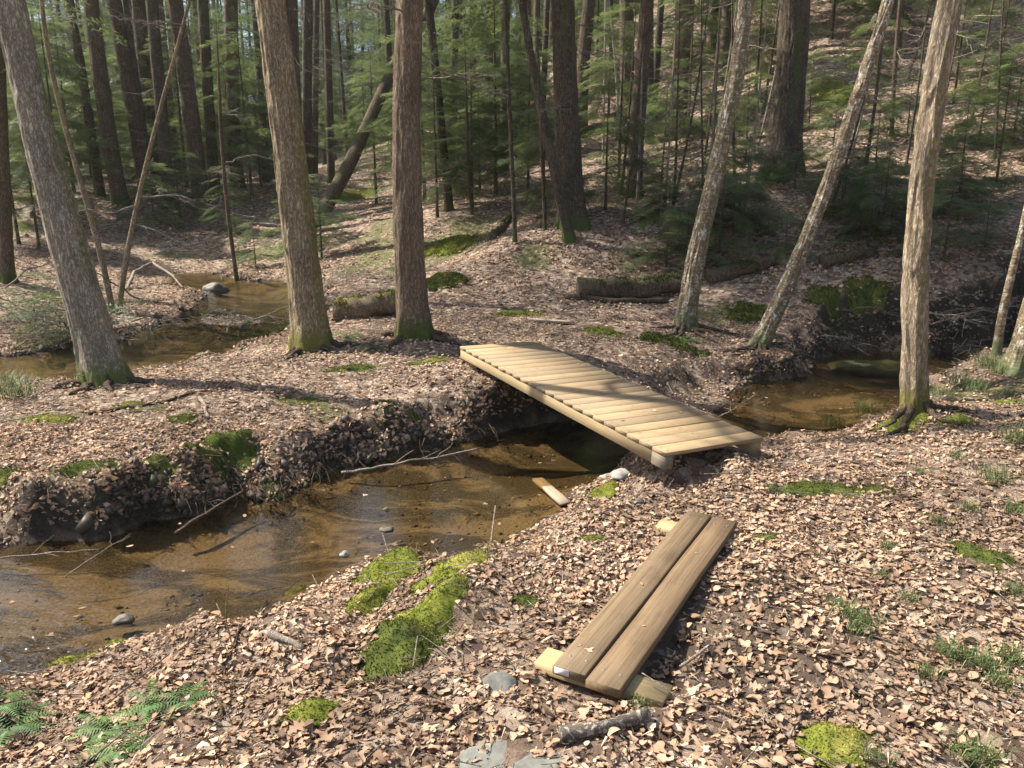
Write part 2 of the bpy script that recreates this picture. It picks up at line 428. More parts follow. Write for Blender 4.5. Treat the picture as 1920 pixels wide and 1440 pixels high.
_A = np.zeros((_n + 3, _n + 3)); _A[:_n, :_n] = _K; _A[:_n, _n] = 1; _A[:_n, _n+1:] = CP[:, :2]; _A[_n:, :_n] = _A[:_n, _n:].T
_W = np.linalg.solve(_A, np.concatenate([CP[:, 2], [0, 0, 0]]))
def base_h(x, y):
    s = _W[_n] + _W[_n+1] * x + _W[_n+2] * y
    for i in range(_n):
        s = s + _W[i] * tps(np.hypot(x - CP[i, 0], y - CP[i, 1]))
    return s

# shore lines: (photo x, photo y, width of the bank behind it)
SH, FL, MD = .26, .95, .4
LIP = -.40
main = [(-260,1345,FL),(0,1268,FL),(60,1253,FL),(107,1237,FL),(167,1217,FL),(207,1205,FL),(293,1190,FL),(320,1176,FL),(417,1167,FL),(483,1140,FL),(533,1117,FL),(573,1090,FL),(640,1069,FL),
        (707,1045,MD),(777,1040,MD),(847,1040,MD),(887,1028,FL),(933,1015,FL),(973,998,FL),(1017,967,FL),(1040,953,FL),(1063,930,FL),(1107,905,MD),(1127,895,MD),(1157,882,MD),(1190,868,MD),(1250,845,MD),(1330,825,MD),
        (1413,815,MD),(1467,814,MD),(1520,801,MD),(1557,793,MD),(1583,787,MD),(1633,770,MD),(1673,748,MD),(1695,737,MD),(1743,715,MD),(1800,701,MD),(1850,683,MD),(1930,668,MD),(2150,650,MD),
        (2150,628,SH),(1930,645,SH),(1897,655,SH),(1797,661,SH),(1740,665,SH),(1687,657,SH),(1613,658,SH),(1570,662,SH),(1520,678,SH),(1512,706,SH),(1467,712,SH),(1425,712,SH),
        (1396,722,MD),(1366,742,FL),(1358,757,FL),(1345,780,MD),(1290,790,MD),(1200,790,MD),(1100,785,SH),(1007,792,SH),(950,806,SH),(893,824,SH),(840,837,SH),(773,850,SH),(690,868,SH),(640,880,SH),(600,902,SH),
        (563,925,SH),(512,947,SH),(478,940,SH),(447,930,SH),(405,948,SH),(340,965,SH),(280,980,SH),(187,1017,MD),(100,1023,MD),(0,1026,MD),(-120,1050,MD),(-260,1080,MD)]
rear = [(-200,720,MD),(0,700,MD),(150,694,MD),(267,678,SH),(317,668,SH),(393,658,SH),(443,641,SH),(520,618,SH),(560,606,MD),(590,580,MD),(575,545,MD),(527,526,MD),(467,529,SH),(430,520,SH),(400,512,FL),(340,514,FL),(318,522,FL),
        (345,535,FL),(372,545,SH),(384,560,SH),(347,590,SH),(307,610,SH),(267,624,SH),(200,640,SH),(100,660,SH),(0,672,SH),(-200,690,SH)]
def world_poly(L, zf): return np.array([[*atz(a, b, zf(k))[:2], w_] for k, (a, b, w_) in enumerate(L)])
POLY = [world_poly(main, lambda k: -.40 if 28 <= k <= 39 else ZW), np.array([[*(atz(a, b, -.23) if k < 8 else atr(a, b))[:2], w_] for k, (a, b, w_) in enumerate(rear)])]
def poly_sd(poly, x, y):
    """signed distance to a shore polygon (negative in the water) and the local bank width"""
    shp = x.shape; x = x.ravel(); y = y.ravel()
    ins = np.zeros(len(x), bool); d2 = np.full(len(x), 1e9); sw = np.zeros(len(x)); sww = np.zeros(len(x))
    n_ = len(poly)
    for i in range(n_):
        ax, ay, aw = poly[i]; bx, by, bw = poly[(i + 1) % n_]
        ex, ey = bx - ax, by - ay
        t = np.clip(((x - ax) * ex + (y - ay) * ey) / (ex * ex + ey * ey + 1e-12), 0, 1)
        q = (x - ax - t * ex) ** 2 + (y - ay - t * ey) ** 2
        d2 = np.minimum(d2, q)
        wt = 1 / (q + 1e-4) ** 2
        sw += wt * (aw + (bw - aw) * t); sww += wt
        c = ((ay > y) != (by > y)) & (x < (bx - ax) * (y - ay) / (by - ay + 1e-15) + ax)
        ins ^= c
    return (np.where(ins, -1, 1) * np.sqrt(d2)).reshape(shp), (sw / sww).reshape(shp)
def shore(x, y):
    wob = .07 * fbm(x * 2.3, y * 2.3, oct=4, seed=5)
    d, bw = poly_sd(POLY[0], x, y)
    d1, bw1 = poly_sd(POLY[1], x, y)
    k = d1 < d
    return np.where(k, d1, d) + wob, np.where(k, bw1, bw), np.where(k, zr(y), ZW)
BAR = np.array([[*atr(a, b)[:2], 1] for a, b in [(357,608),(372,590),(417,574),(467,590),(520,601),(470,612),(390,614)]])
def bump_at(x, y, px, py, h, r, z=-.2):
    p = atz(px, py, z); return h * np.exp(-((x - p[0])**2 + (y - p[1])**2) / (r * r))
def height_raw(x, y):
    R = np.hypot(x, y)
    b = base_h(x, y)
    b = b + .035 * fbm(x * .9, y * .9, oct=3, seed=1) + .02 * fbm(x * 4, y * 4, oct=3, seed=2) + .25 * sstep((R - 14) / 20) * fbm(x * .25, y * .25, oct=3, seed=3)
    # humps: the mossy roots on the near bank, the foot of the near trees, mossy knobs on the far bank
    b = b + bump_at(x, y, 725, 1090, .10, .2) + bump_at(x, y, 845, 1075, .10, .22) + bump_at(x, y, 790, 1150, .07, .3)
    b = b + bump_at(x, y, 1720, 780, .10, .4, -.1) + bump_at(x, y, 350, 880, .08, .35) + bump_at(x, y, 160, 880, .06, .3) + bump_at(x, y, 740, 775, .07, .25)
    b = b + bump_at(x, y, 780, 632, .06, .5, 0) + bump_at(x, y, 585, 648, .05, .3, -.1) + bump_at(x, y, 840, 465, .1, .6, .5)
    d, bw, zw = shore(x, y)
    bw = bw * np.exp(.85 * fbm(x * 1.6, y * 1.6, oct=3, seed=9))
    bw = np.maximum(bw, .07)
    lip = .05 * (zw < -.5) * np.exp(-np.abs(d - .14) / .1) * sstep((.3 - bw) / .15)
    t = np.clip(d / bw, 0, 1)
    rise = np.where(bw < .32, t ** .7, sstep(t) * .6 + t * .4)
    b = b + .09 * fbm(x * 5.0, y * 5.0, oct=4, seed=14) * np.exp(-np.clip(d, 0, None) / .35) * (np.hypot(x, y) < 14)
    out = zw + (np.maximum(b, zw + .06) - zw) * rise + lip * (d > 0)
    dep = .05 + .09 * sstep(-d / .6) + .03 * fbm(x * 1.7, y * 1.7, oct=3, seed=12)
    bed = zw - dep * sstep(-d / .12) - .004
    dbar, _ = poly_sd(BAR, x, y)
    bed = np.where(dbar < .25, np.maximum(bed, zr(y) + .004 - .12 * np.clip((dbar + .12) / .35, 0, 1) + .012 * fbm(x * 9, y * 9, oct=2, seed=4)), bed)
    return np.where(d > 0, out, bed), d, b
def axis(lo, hi, step, far, g):
    a = list(np.arange(lo, hi + 1e-6, step)); s = step; u = a[-1]
    while u < far[1]: s *= g; u += s; a.append(u)
    s = step; u = a[0]; pre = []
    while u > far[0]: s *= g; u -= s; pre.append(u)
    return np.array(pre[::-1] + a)
GX = axis(-5.5, 6.0, .056, (-160, 160), 1.055)
GY = axis(1.2, 11.5, .056, (-120, 190), 1.045)
gx, gy = np.meshgrid(GX, GY)
GZ, GD, GB = height_raw(gx, gy)
GZ = GZ + np.where(GD > 0, .012 * fbm(gx * 11, gy * 11, oct=2, seed=21), 0) * (np.hypot(gx, gy) < 20)
def samp(A, x, y):
    x = np.asarray(x, float); y = np.asarray(y, float)
    i = np.clip(np.searchsorted(GX, x) - 1, 0, len(GX) - 2); j = np.clip(np.searchsorted(GY, y) - 1, 0, len(GY) - 2)
    u = (x - GX[i]) / (GX[i+1] - GX[i]); v = (y - GY[j]) / (GY[j+1] - GY[j])
    return (A[j, i] * (1-u) * (1-v) + A[j, i+1] * u * (1-v) + A[j+1, i] * (1-u) * v + A[j+1, i+1] * u * v)
def H(x, y): return samp(GZ, x, y)
def Hn(x, y, e=.04):
    dx = (H(x + e, y) - H(x - e, y)) / (2*e); dy = (H(x, y + e) - H(x, y - e)) / (2*e)
    n_ = np.stack([-dx, -dy, np.ones_like(dx)], -1); return n_ / np.linalg.norm(n_, axis=-1)[..., None]
def G(px, py, off=0.0):
    """where the sight line through a photo point meets the ground"""
    d = ray(px, py); t = np.linspace(1.0, 60, 12000)
    P = CAM + t[:, None] * d
    k = np.argmax(P[:, 2] < H(P[:, 0], P[:, 1]) + off)
    return P[k] if k else atY(px, py, 30)
# colour masks: R moss, G wet mud, B stream bed
mask = np.zeros(GZ.shape + (3,))
def blotch(ch, px, py, rx, ry=None, a=1.0, Y=None):
    p = G(px, py) if Y is None else atY(px, py, Y); ry = ry or rx
    q = np.sqrt(((gx - p[0]) / rx)**2 + ((gy - p[1]) / ry)**2) + .35 * fbm(gx * 6, gy * 6, oct=3, seed=31)
    mask[..., ch] = np.maximum(mask[..., ch], a * sstep((1.15 - q) / .4))
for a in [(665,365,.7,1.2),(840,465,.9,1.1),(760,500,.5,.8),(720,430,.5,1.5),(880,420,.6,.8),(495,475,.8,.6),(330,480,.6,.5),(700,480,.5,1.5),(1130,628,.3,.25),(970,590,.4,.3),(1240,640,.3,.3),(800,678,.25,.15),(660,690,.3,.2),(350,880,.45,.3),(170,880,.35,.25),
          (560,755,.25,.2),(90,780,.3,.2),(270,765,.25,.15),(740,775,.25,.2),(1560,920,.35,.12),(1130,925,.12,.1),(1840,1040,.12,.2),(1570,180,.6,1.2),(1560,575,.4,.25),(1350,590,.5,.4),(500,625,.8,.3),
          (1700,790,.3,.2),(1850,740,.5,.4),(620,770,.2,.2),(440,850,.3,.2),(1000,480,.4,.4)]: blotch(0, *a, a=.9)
for a in [(640,520,.7,.9),(650,560,.6,.5),(1430,1160,.42,.4),(1380,1260,.35,.25),(1250,690,.5,.4),(1180,560,.8,.4),(1480,1230,.3,.25)]: blotch(1, *a, a=.6)
mask[..., 1] = np.maximum(mask[..., 1], sstep((.12 - GD) / .1) * (GD > -.02) * .9)
steep = np.hypot(np.gradient(GZ, axis=1) / np.gradient(GX)[None], np.gradient(GZ, axis=0) / np.gradient(GY)[:, None])
mask[..., 1] = np.maximum(mask[..., 1], sstep((steep - .9) / .8) * (np.hypot(gx, gy) < 25) * .95)
mask[..., 0] *= 1 - .85 * sstep((steep - .45) / .5)
mask[..., 2] = sstep((.01 - GD) / .05)
V = np.stack([gx, gy, GZ], -1).reshape(-1, 3)
ny, nx = GZ.shape
i0 = (np.arange(ny - 1)[:, None] * nx + np.arange(nx - 1)[None]).ravel()
F = np.stack([i0, i0 + 1, i0 + nx + 1, i0 + nx], -1)
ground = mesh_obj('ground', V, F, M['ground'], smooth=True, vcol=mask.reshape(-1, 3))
tag(ground, 'brown forest floor of soil and duff rising to a hillside', 'ground', kind='structure')

# ------------------------------------------------------------------ water sheets
def water_sheet(name, poly, label, riff, zw):
    x0, x1 = poly[:, 0].min() - .2, poly[:, 0].max() + .2; y0, y1 = poly[:, 1].min() - .2, poly[:, 1].max() + .2
    s = .09; X = np.arange(x0, x1, s); Y = np.arange(y0, y1, s); xx, yy = np.meshgrid(X, Y)
    d, _ = poly_sd(poly, xx, yy)
    keep = d < .25
    idx = -np.ones(xx.shape, int)
    q = keep[:-1, :-1] & keep[1:, :-1] & keep[:-1, 1:] & keep[1:, 1:]
    use = np.zeros(xx.shape, bool); use[:-1, :-1] |= q; use[1:, :-1] |= q; use[:-1, 1:] |= q; use[1:, 1:] |= q
    idx[use] = np.arange(use.sum())
    Vw = np.stack([xx[use], yy[use], np.broadcast_to(zw(yy[use]), use.sum())], -1)
    jj, ii = np.nonzero(q)
    Fw = np.stack([idx[jj, ii], idx[jj, ii+1], idx[jj+1, ii+1], idx[jj+1, ii]], -1)
    rf = np.zeros(len(Vw))
    for px, py, r, a in riff:
        p = atz(px, py, ZW); rf = np.maximum(rf, a * np.exp(-((Vw[:, 0]-p[0])**2 + (Vw[:, 1]-p[1])**2) / r**2))
    o = mesh_obj(name, Vw, Fw, M['water'], smooth=True, vcol=np.stack([rf]*3, -1))
    return tag(o, label, 'stream', kind='structure')
water_sheet('stream', POLY[0], 'clear shallow brown stream running under the footbridge', [(40, 1220, .45, 1.0), (150, 1200, .3, .5), (60, 1060, .4, .25), (1700, 700, .8, .2)], lambda y: ZW)
water_sheet('stream', POLY[1], 'rippling stream bend behind the trees on the left', [(430, 600, 1.2, .8), (420, 545, 1.6, .7), (90, 690, .8, .4)], zr)
# ------------------------------------------------------------------ timber
def bevel_box(L, W, T, b=.004, warp=0, seed=0, nx=2):
    """plank along X, corner-bevelled section, slightly uneven"""
    xs = np.linspace(0, L, nx)
    sec = np.array([(-W/2+b, -T/2), (W/2-b, -T/2), (W/2, -T/2+b), (W/2, T/2-b), (W/2-b, T/2), (-W/2+b, T/2), (-W/2, T/2-b), (-W/2, -T/2+b)])
    Vb = []
    for k, x in enumerate(xs):
        wz = warp * math.sin(3.1 * x / L * math.pi + seed)
        for y, z in sec: Vb.append((x, y + wz * .6, z + wz))
    n_ = len(xs); Fb = []
    for k in range(n_ - 1):
        for j in range(8):
            Fb.append((k*8+j, k*8+(j+1) % 8, (k+1)*8+(j+1) % 8, (k+1)*8+j))
    e = (n_ - 1) * 8
    Fb += [(3, 2, 1, 0), (7, 4, 3, 0), (7, 6, 5, 4)]
    Fb += [(e, e+1, e+2, e+3), (e, e+3, e+4, e+7), (e+4, e+5, e+6, e+7)]
    return np.array(Vb), np.array(Fb)[:, ::-1]
def frame_obj(o, origin, X, Yv):
    X = Vector(X).normalized(); Z = X.cross(Vector(Yv)).normalized(); Y2 = Z.cross(X)
    o.matrix_local = Matrix(((X.x, Y2.x, Z.x, origin[0]), (X.y, Y2.y, Z.y, origin[1]), (X.z, Y2.z, Z.z, origin[2]), (0, 0, 0, 1)))
def screw_mesh():
    a = np.arange(8) / 8 * 2 * np.pi
    Vs = np.concatenate([np.stack([.0062*np.cos(a), .0062*np.sin(a), 0*a], -1), np.stack([.0054*np.cos(a), .0054*np.sin(a), 0*a+.0014], -1), [[0, 0, .0009]]])
    Fs = [(j, (j+1) % 8, 8+(j+1) % 8, 8+j) for j in range(8)] + [(8+j, 8+j+1, 8+(j+2) % 8, 16) for j in range(0, 8, 2)]
    return mesh_data('screw', Vs, np.array(Fs), M['screw'])
SCREW = screw_mesh()
# footbridge: 23 deck planks across three stringers
BAZ, BT, BW, BP = -0.4898, 0.0426, 0.90, 0.1455
bd = np.array([math.sin(BAZ)*math.cos(BT), math.cos(BAZ)*math.cos(BT), math.sin(BT)])
bs = np.array([math.cos(BAZ)*math.cos(-.029), -math.sin(BAZ)*math.cos(-.029), math.sin(-.029)])
bn = np.cross(bs, bd)
B0 = np.array([1.0324, 4.9248, 0.0])
br = empty('footbridge', B0)
tag(br, 'new yellow pine plank footbridge crossing the stream', 'footbridge')
TD = .028
pm = [mesh_data('plank', *bevel_box(BW, .1408, TD, .002, .0012, k), M['new_wood']) for k in range(4)]
for k in range(23):
    o = put(bpy.data.objects.new('plank', pm[k % 4]), br)
    c = bd * (BP * (k + .5)) - bn * (TD / 2) + bs * float(rng.normal(0, .0018)) + bn * float(rng.normal(0, .0012))
    yaw = float(rng.normal(0, .004))
    frame_obj(o, c, bs + bd * yaw, bd)
    for t_ in (.045, BW/2, BW - .045):
        for q in (-.035, .035):
            s_ = put(bpy.data.objects.new('screw', SCREW), o); s_.location = (t_, q + float(rng.normal(0, .003)), TD/2 + .0008)
L_ = 23 * BP
SHT, SWD = .092, .075
for j, off in enumerate((SWD/2 + .004, BW - SWD/2 - .004)):
    v_, f_ = bevel_box(L_ - .02 - (.145 if j == 0 else 0), SWD, SHT, .004, .001, j, 6)
    o = mesh_obj('stringer', v_, f_, M['stringer'], br)
    frame_obj(o, bd * (.01 + (.145 if j == 0 else 0)) + bs * off - bn * (TD + .001 + SHT/2), bd, -bs)
v_, f_ = bevel_box(.139, SWD, SHT, .004)
o = mesh_obj('end_block', v_, f_, M['grey_wood'], br)
frame_obj(o, bd * .004 + bs * (SWD/2 + .001) - bn * (TD + .001 + SHT/2 + .004), bd, -bs)
o['label'] = 'weathered grey end block under the near corner'
for e_, drop in ((L_ - .12, .0),):
    v_, f_ = bevel_box(BW - .1, .14, .06, .004)
    o = mesh_obj('sill', v_, f_, M['grey_wood'], br)
    frame_obj(o, bd * (e_ + .0) + bs * .06 - bn * (TD + SHT + .035), bs, bd)

# two-plank boardwalk section lying on its sleepers
WAZ = 0.5119
wd = np.array([math.sin(WAZ)*math.cos(-.0114), math.cos(WAZ)*math.cos(-.0114), math.sin(-.0114)])
ws = np.array([math.cos(WAZ), -math.sin(WAZ), .008]); wn = np.cross(ws, wd)
W0 = np.array([.1586, 2.668, -.0888])
bw_ = empty('boardwalk', W0)
tag(bw_, 'short weathered boardwalk of two brown planks lying on the leaves', 'boardwalk')
WL, WT = 1.7845, .038
for k in range(2):
    v_, f_ = bevel_box(WL, .140, WT, .004, .0015, k * 2, 8)
    o = mesh_obj('plank', v_, f_, M['walk_wood'], bw_)
    frame_obj(o, ws * (.07 + k * .152) + wd * (.0 if k == 0 else -.022) - wn * WT/2, wd, -ws)
    for e_ in (.09, WL - .09):
        for q in (-.035, .035):
            s_ = put(bpy.data.objects.new('screw', SCREW), o); s_.location = (e_, q, WT/2 + .0005)
    if k == 0:
        t_ = mesh_obj('tag', *bevel_box(.0012, .062, .026, .0005), M['tag'], o)
        t_.location = (-.0014, .03, .002); t_['label'] = 'small torn white paper lumber tag'
for e_, a0, a1 in ((.10, -.10, .435), (WL - .17, -.12, .37)):
    v_, f_ = bevel_box(a1 - a0, .125, .045, .004)
    o = mesh_obj('sleeper', v_, f_, M['sleeper'], bw_)
    frame_obj(o, ws * a0 + wd * e_ - wn * (WT + .0015 + .0225), ws, wd)

def loose_plank(a, b, wdt, thk, mat, name, label, cat, lift=.01):
    a, b = np.array(a), np.array(b); Lp = np.linalg.norm(b - a)
    v_, f_ = bevel_box(Lp, wdt, thk, .003, .001, 1, 5)
    o = mesh_obj(name, v_, f_, mat); d_ = (b - a) / Lp
    frame_obj(o, a + np.array([0, 0, lift]), d_, np.cross([0, 0, 1], d_))
    return tag(o, label, cat)
loose_plank(G(990, 603), G(1077, 609), .10, .03, M['old_plank'], 'loose_plank', 'narrow bleached board lying on leaves beyond the footbridge', 'plank', .03)
a_, b_ = atz(1008, 899, ZW - .03), atz(1060, 944, ZW + .02)
loose_plank(a_, b_, .09, .025, M['old_plank'], 'sunken_plank', 'pale broken plank lying in the stream near the mossy stone', 'plank', .0)
# ------------------------------------------------------------------ trees
def unit(v): v = np.asarray(v, float); return v / (np.linalg.norm(v) + 1e-12)
def trunk_mesh(pts, height, flare=.35, segs=24, dz=.08, seed=0, amp=.006, fr=30, lobes=5, taper=None, detail_to=6.5):
    """pts: [(P, radius)] from the foot up; a bark-ridged trunk standing a little below the ground"""
    P = np.array([p for p, _ in pts]); R = np.array([r for _, r in pts]); z0 = P[0, 2]
    deg = min(len(P) - 1, 3)
    cx, cyy = np.polyfit(P[:, 2] - z0, P[:, 0], deg), np.polyfit(P[:, 2] - z0, P[:, 1], deg)
    zt = P[-1, 2] - z0
    zs = np.concatenate([[-.35, -.15], np.arange(0, min(detail_to, height), dz), np.arange(min(detail_to, height), height + .01, .5)])
    def ev(c, z):
        zc = np.clip(z, 0, zt); v = np.polyval(c, zc); dv = np.polyval(np.polyder(c), np.clip(z, 0, zt)) if len(c) > 1 else 0
        return v + (z - zc) * dv * np.where(z > zt, .75, 1)
    X, Yc = ev(cx, zs), ev(cyy, zs)
    Rz = np.interp(zs, P[:, 2] - z0, R)
    k = zs > zt; Rz[k] = R[-1] * np.clip(1 - (zs[k] - zt) / max(height - zt, .1) * .92, .05, 1)
    a = np.arange(segs) / segs * 2 * np.pi
    aa, zz = np.meshgrid(a, zs)
    r = np.maximum(np.repeat(Rz[:, None], segs, 1) - amp, .004)
    fl = np.exp(-np.clip(zz, 0, None) / (.95 * R[0] + .04))
    ph = seed * 1.3
    r = r * (1 + flare * fl * (1 + .45 * np.cos(lobes * aa + ph) + .25 * np.cos((lobes - 2) * aa + 2 * ph)))
    ca, sa = np.cos(aa), np.sin(aa)
    r = r * (1 + .035 * fbm(ca * 1.2 + seed, sa * 1.2, zz * .8, 2, seed))
    if amp:
        wz = zz * (fr * .16) + .6 * vnoise(ca * 3, sa * 3, zz * 3, seed + 9)
        n1 = vnoise(ca * r * fr, sa * r * fr, wz, seed + 3); n2 = vnoise(ca * r * fr * 2.1, sa * r * fr * 2.1, wz * 2, seed + 4)
        r = r + amp * (1 - 2 * np.abs(n1)) + amp * .5 * n2
    V_ = np.stack([X[:, None] + r * ca, Yc[:, None] + r * sa, z0 + zz], -1).reshape(-1, 3)
    m_ = len(zs); i = np.arange(m_ - 1)[:, None] * segs; j = np.arange(segs)[None]; k2 = (j + 1) % segs
    F_ = np.stack([i + j, i + k2, i + segs + k2, i + segs + j], -1).reshape(-1, 4)
    moss = np.exp(-np.clip(zz, 0, None) / .35) * .95
    moss = np.maximum(moss, .55 * sstep(.5 + .9 * fbm(ca * 1.1 + seed, sa * 1.1, zz * .5, 2, seed + 6)) * (ca > -.2))
    axis_ = lambda h: np.array([ev(cx, np.array([h]))[0], ev(cyy, np.array([h]))[0], z0 + h])
    rad = lambda h: float(np.interp(h, zs, Rz))
    return V_, F_, np.stack([moss.ravel()] * 3, -1), axis_, rad
def bare_limbs(axis_, rad, h0, h1, n, seed, lmax=4.0):
    """leafless limbs of a hardwood: three orders of tapering tubes"""
    r_ = np.random.default_rng(seed); parts = []
    def grow(p, d, L, R, lev):
        q = p + d * L
        pts = wiggle(p, q, 6 if lev < 2 else 4, .10, int(r_.integers(1e6)), sag=-.08 * L)
        parts.append(tube(pts, np.linspace(R, R * .35, len(pts)), (6, 5, 4, 3)[lev], cap=False))
        if lev < 3:
            for k in range((5, 5, 4)[lev]):
                t = r_.uniform(.3, 1); b = pts[int(t * (len(pts) - 1))]
                dd = unit(d + r_.normal(0, .55, 3) + np.array([0, 0, .15]))
                grow(b, dd, L * r_.uniform(.35, .6), R * .45 * (1 - .4 * t), lev + 1)
    for k in range(n):
        h = h0 + (h1 - h0) * (k + r_.uniform(0, 1)) / n; az = r_.uniform(0, 6.283)
        grow(axis_(h), unit([math.cos(az), math.sin(az), r_.uniform(.4, 1.0)]), lmax * r_.uniform(.6, 1) * (1.15 - .6 * (h - h0) / (h1 - h0)), max(.02, rad(h) * .45), 0)
    return join(parts)
# dead lower branches of the conifers, shared between the trees
def dead_branch_mesh(seed):
    r_ = np.random.default_rng(seed); L = 1.0; parts = []
    main_ = wiggle((0, 0, 0), (L, 0, r_.uniform(-.2, .12)), 9, .12, seed)
    parts.append(tube(main_, np.linspace(.011, .003, 9), 4, cap=False))
    for k in range(9):
        t = r_.uniform(.2, .95); b = main_[int(t * 8)]; s = r_.choice([-1, 1])
        d = unit([.8, s * r_.uniform(.5, 1.1), r_.uniform(-.4, .25)]); l2 = r_.uniform(.18, .5) * (1.1 - .6 * t)
        tw = wiggle(b, b + d * l2, 5, .12, seed + k); parts.append(tube(tw, np.linspace(.005, .0016, 5), 3, cap=False))
        for q in range(3):
            b2 = tw[r_.integers(1, 5)]; d2 = unit(d + r_.normal(0, .5, 3)); parts.append(tube(wiggle(b2, b2 + d2 * l2 * .4, 3, .1, q), np.linspace(.0025, .001, 3), 3, cap=False))
    return mesh_data('dead_branch', *join(parts), M['twig'])
DEAD = [dead_branch_mesh(100 + k) for k in range(6)]
def add_dead(root, base, axis_, rad, n, h0, h1, seed, size=(.7, 1.5)):
    r_ = np.random.default_rng(seed)
    for k in range(n):
        h = r_.uniform(h0, h1); az = r_.uniform(0, 6.283)
        o = put(bpy.data.objects.new('dead_branch', DEAD[int(r_.integers(6))]), root)
        p = axis_(h) - base + rad(h) * .8 * np.array([math.cos(az), math.sin(az), 0])
        o.location = p; s = r_.uniform(*size); o.scale = (s, s, s); o.rotation_euler = (r_.uniform(-.4, .4), r_.uniform(-.15, .45), az)

# ---- hemlock foliage: flat lacy sprays of small blades
def spray_template(seed, nt=12, nb=5):
    r_ = np.random.default_rng(seed); T = []
    def blade(p, d, L, wd):
        d = unit(d); s = np.array([-d[1], d[0], 0])
        T.append([p - s * wd, p + s * wd, p + d * L])
    def twig(p, d, L, bl):
        n_ = max(2, int(nb * (.5 + L * 2.2)))
        for k in range(n_):
            q = p + d * L * (k + .4) / n_; q = q + np.array([0, 0, -.12 * L * ((k + .4) / n_)**2])
            for s in (-1, 1):
                a = math.radians(55 + r_.uniform(-14, 14)) * s
                dd = np.array([d[0]*math.cos(a) - d[1]*math.sin(a), d[0]*math.sin(a) + d[1]*math.cos(a), r_.uniform(-.22, .12)])
                blade(q, dd, bl * r_.uniform(.7, 1.2), .0165)
        T.append([p + np.array([0, .004, 0]), p - np.array([0, .004, 0]), p + d * L])
    for k in range(nt):
        t = (k + .5) / nt; s = 1 if k % 2 else -1
        a = math.radians(r_.uniform(42, 62)) * s
        p = np.array([t * .95, .02 * math.sin(5 * t + seed), -.16 * t * t])
        L = (.46 * (1 - t)**.8 + .08) * r_.uniform(.7, 1.1) * min(1, .45 + t * 2.4)
        twig(p, np.array([math.cos(a), math.sin(a), r_.uniform(-.15, .05)]), L, .085)
    twig(np.array([.85, 0, -.12]), np.array([1, 0, -.2]), .22, .075)
    return np.array(T)                                # (n, 3, 3)
SPRAY = [spray_template(k) for k in range(5)]
SPRAY_LO = [spray_template(20 + k, 8, 3) for k in range(4)]
def place_sprays(items, lib, seed, palette, dark=0):
    """items: (origin, direction, length, roll) -> triangles with a colour per spray"""
    r_ = np.random.default_rng(seed); Vs, Cs = [], []
    for (p, d, L, roll) in items:
        t = lib[int(r_.integers(len(lib)))]
        d = unit(d); s = unit(np.cross([0, 0, 1], d) if abs(d[2]) < .97 else [1, 0, 0]); u = np.cross(d, s)
        c, q = math.cos(roll), math.sin(roll); s2, u2 = c*s + q*u, c*u - q*s
        B = np.stack([d, s2, u2])
        v = (t.reshape(-1, 3) * L) @ B + p
        c0 = palette[int(r_.integers(len(palette)))]
        f = np.clip(r_.normal(1, .16), .6, 1.5)
        cc = np.repeat(np.clip(r_.normal(1, .10, (len(t), 1)), .6, 1.5), 3, 0) * np.array(c0)[None] * f
        Vs.append(v); Cs.append(cc)
    V_ = np.concatenate(Vs); return V_, np.arange(len(V_)).reshape(-1, 3), np.concatenate(Cs)
PAL = [(.105, .145, .048), (.12, .16, .05), (.085, .125, .048), (.14, .175, .06), (.105, .135, .058)]
PAL_YEL = [(.15, .19, .058), (.13, .17, .055), (.17, .20, .075), (.115, .155, .055)]
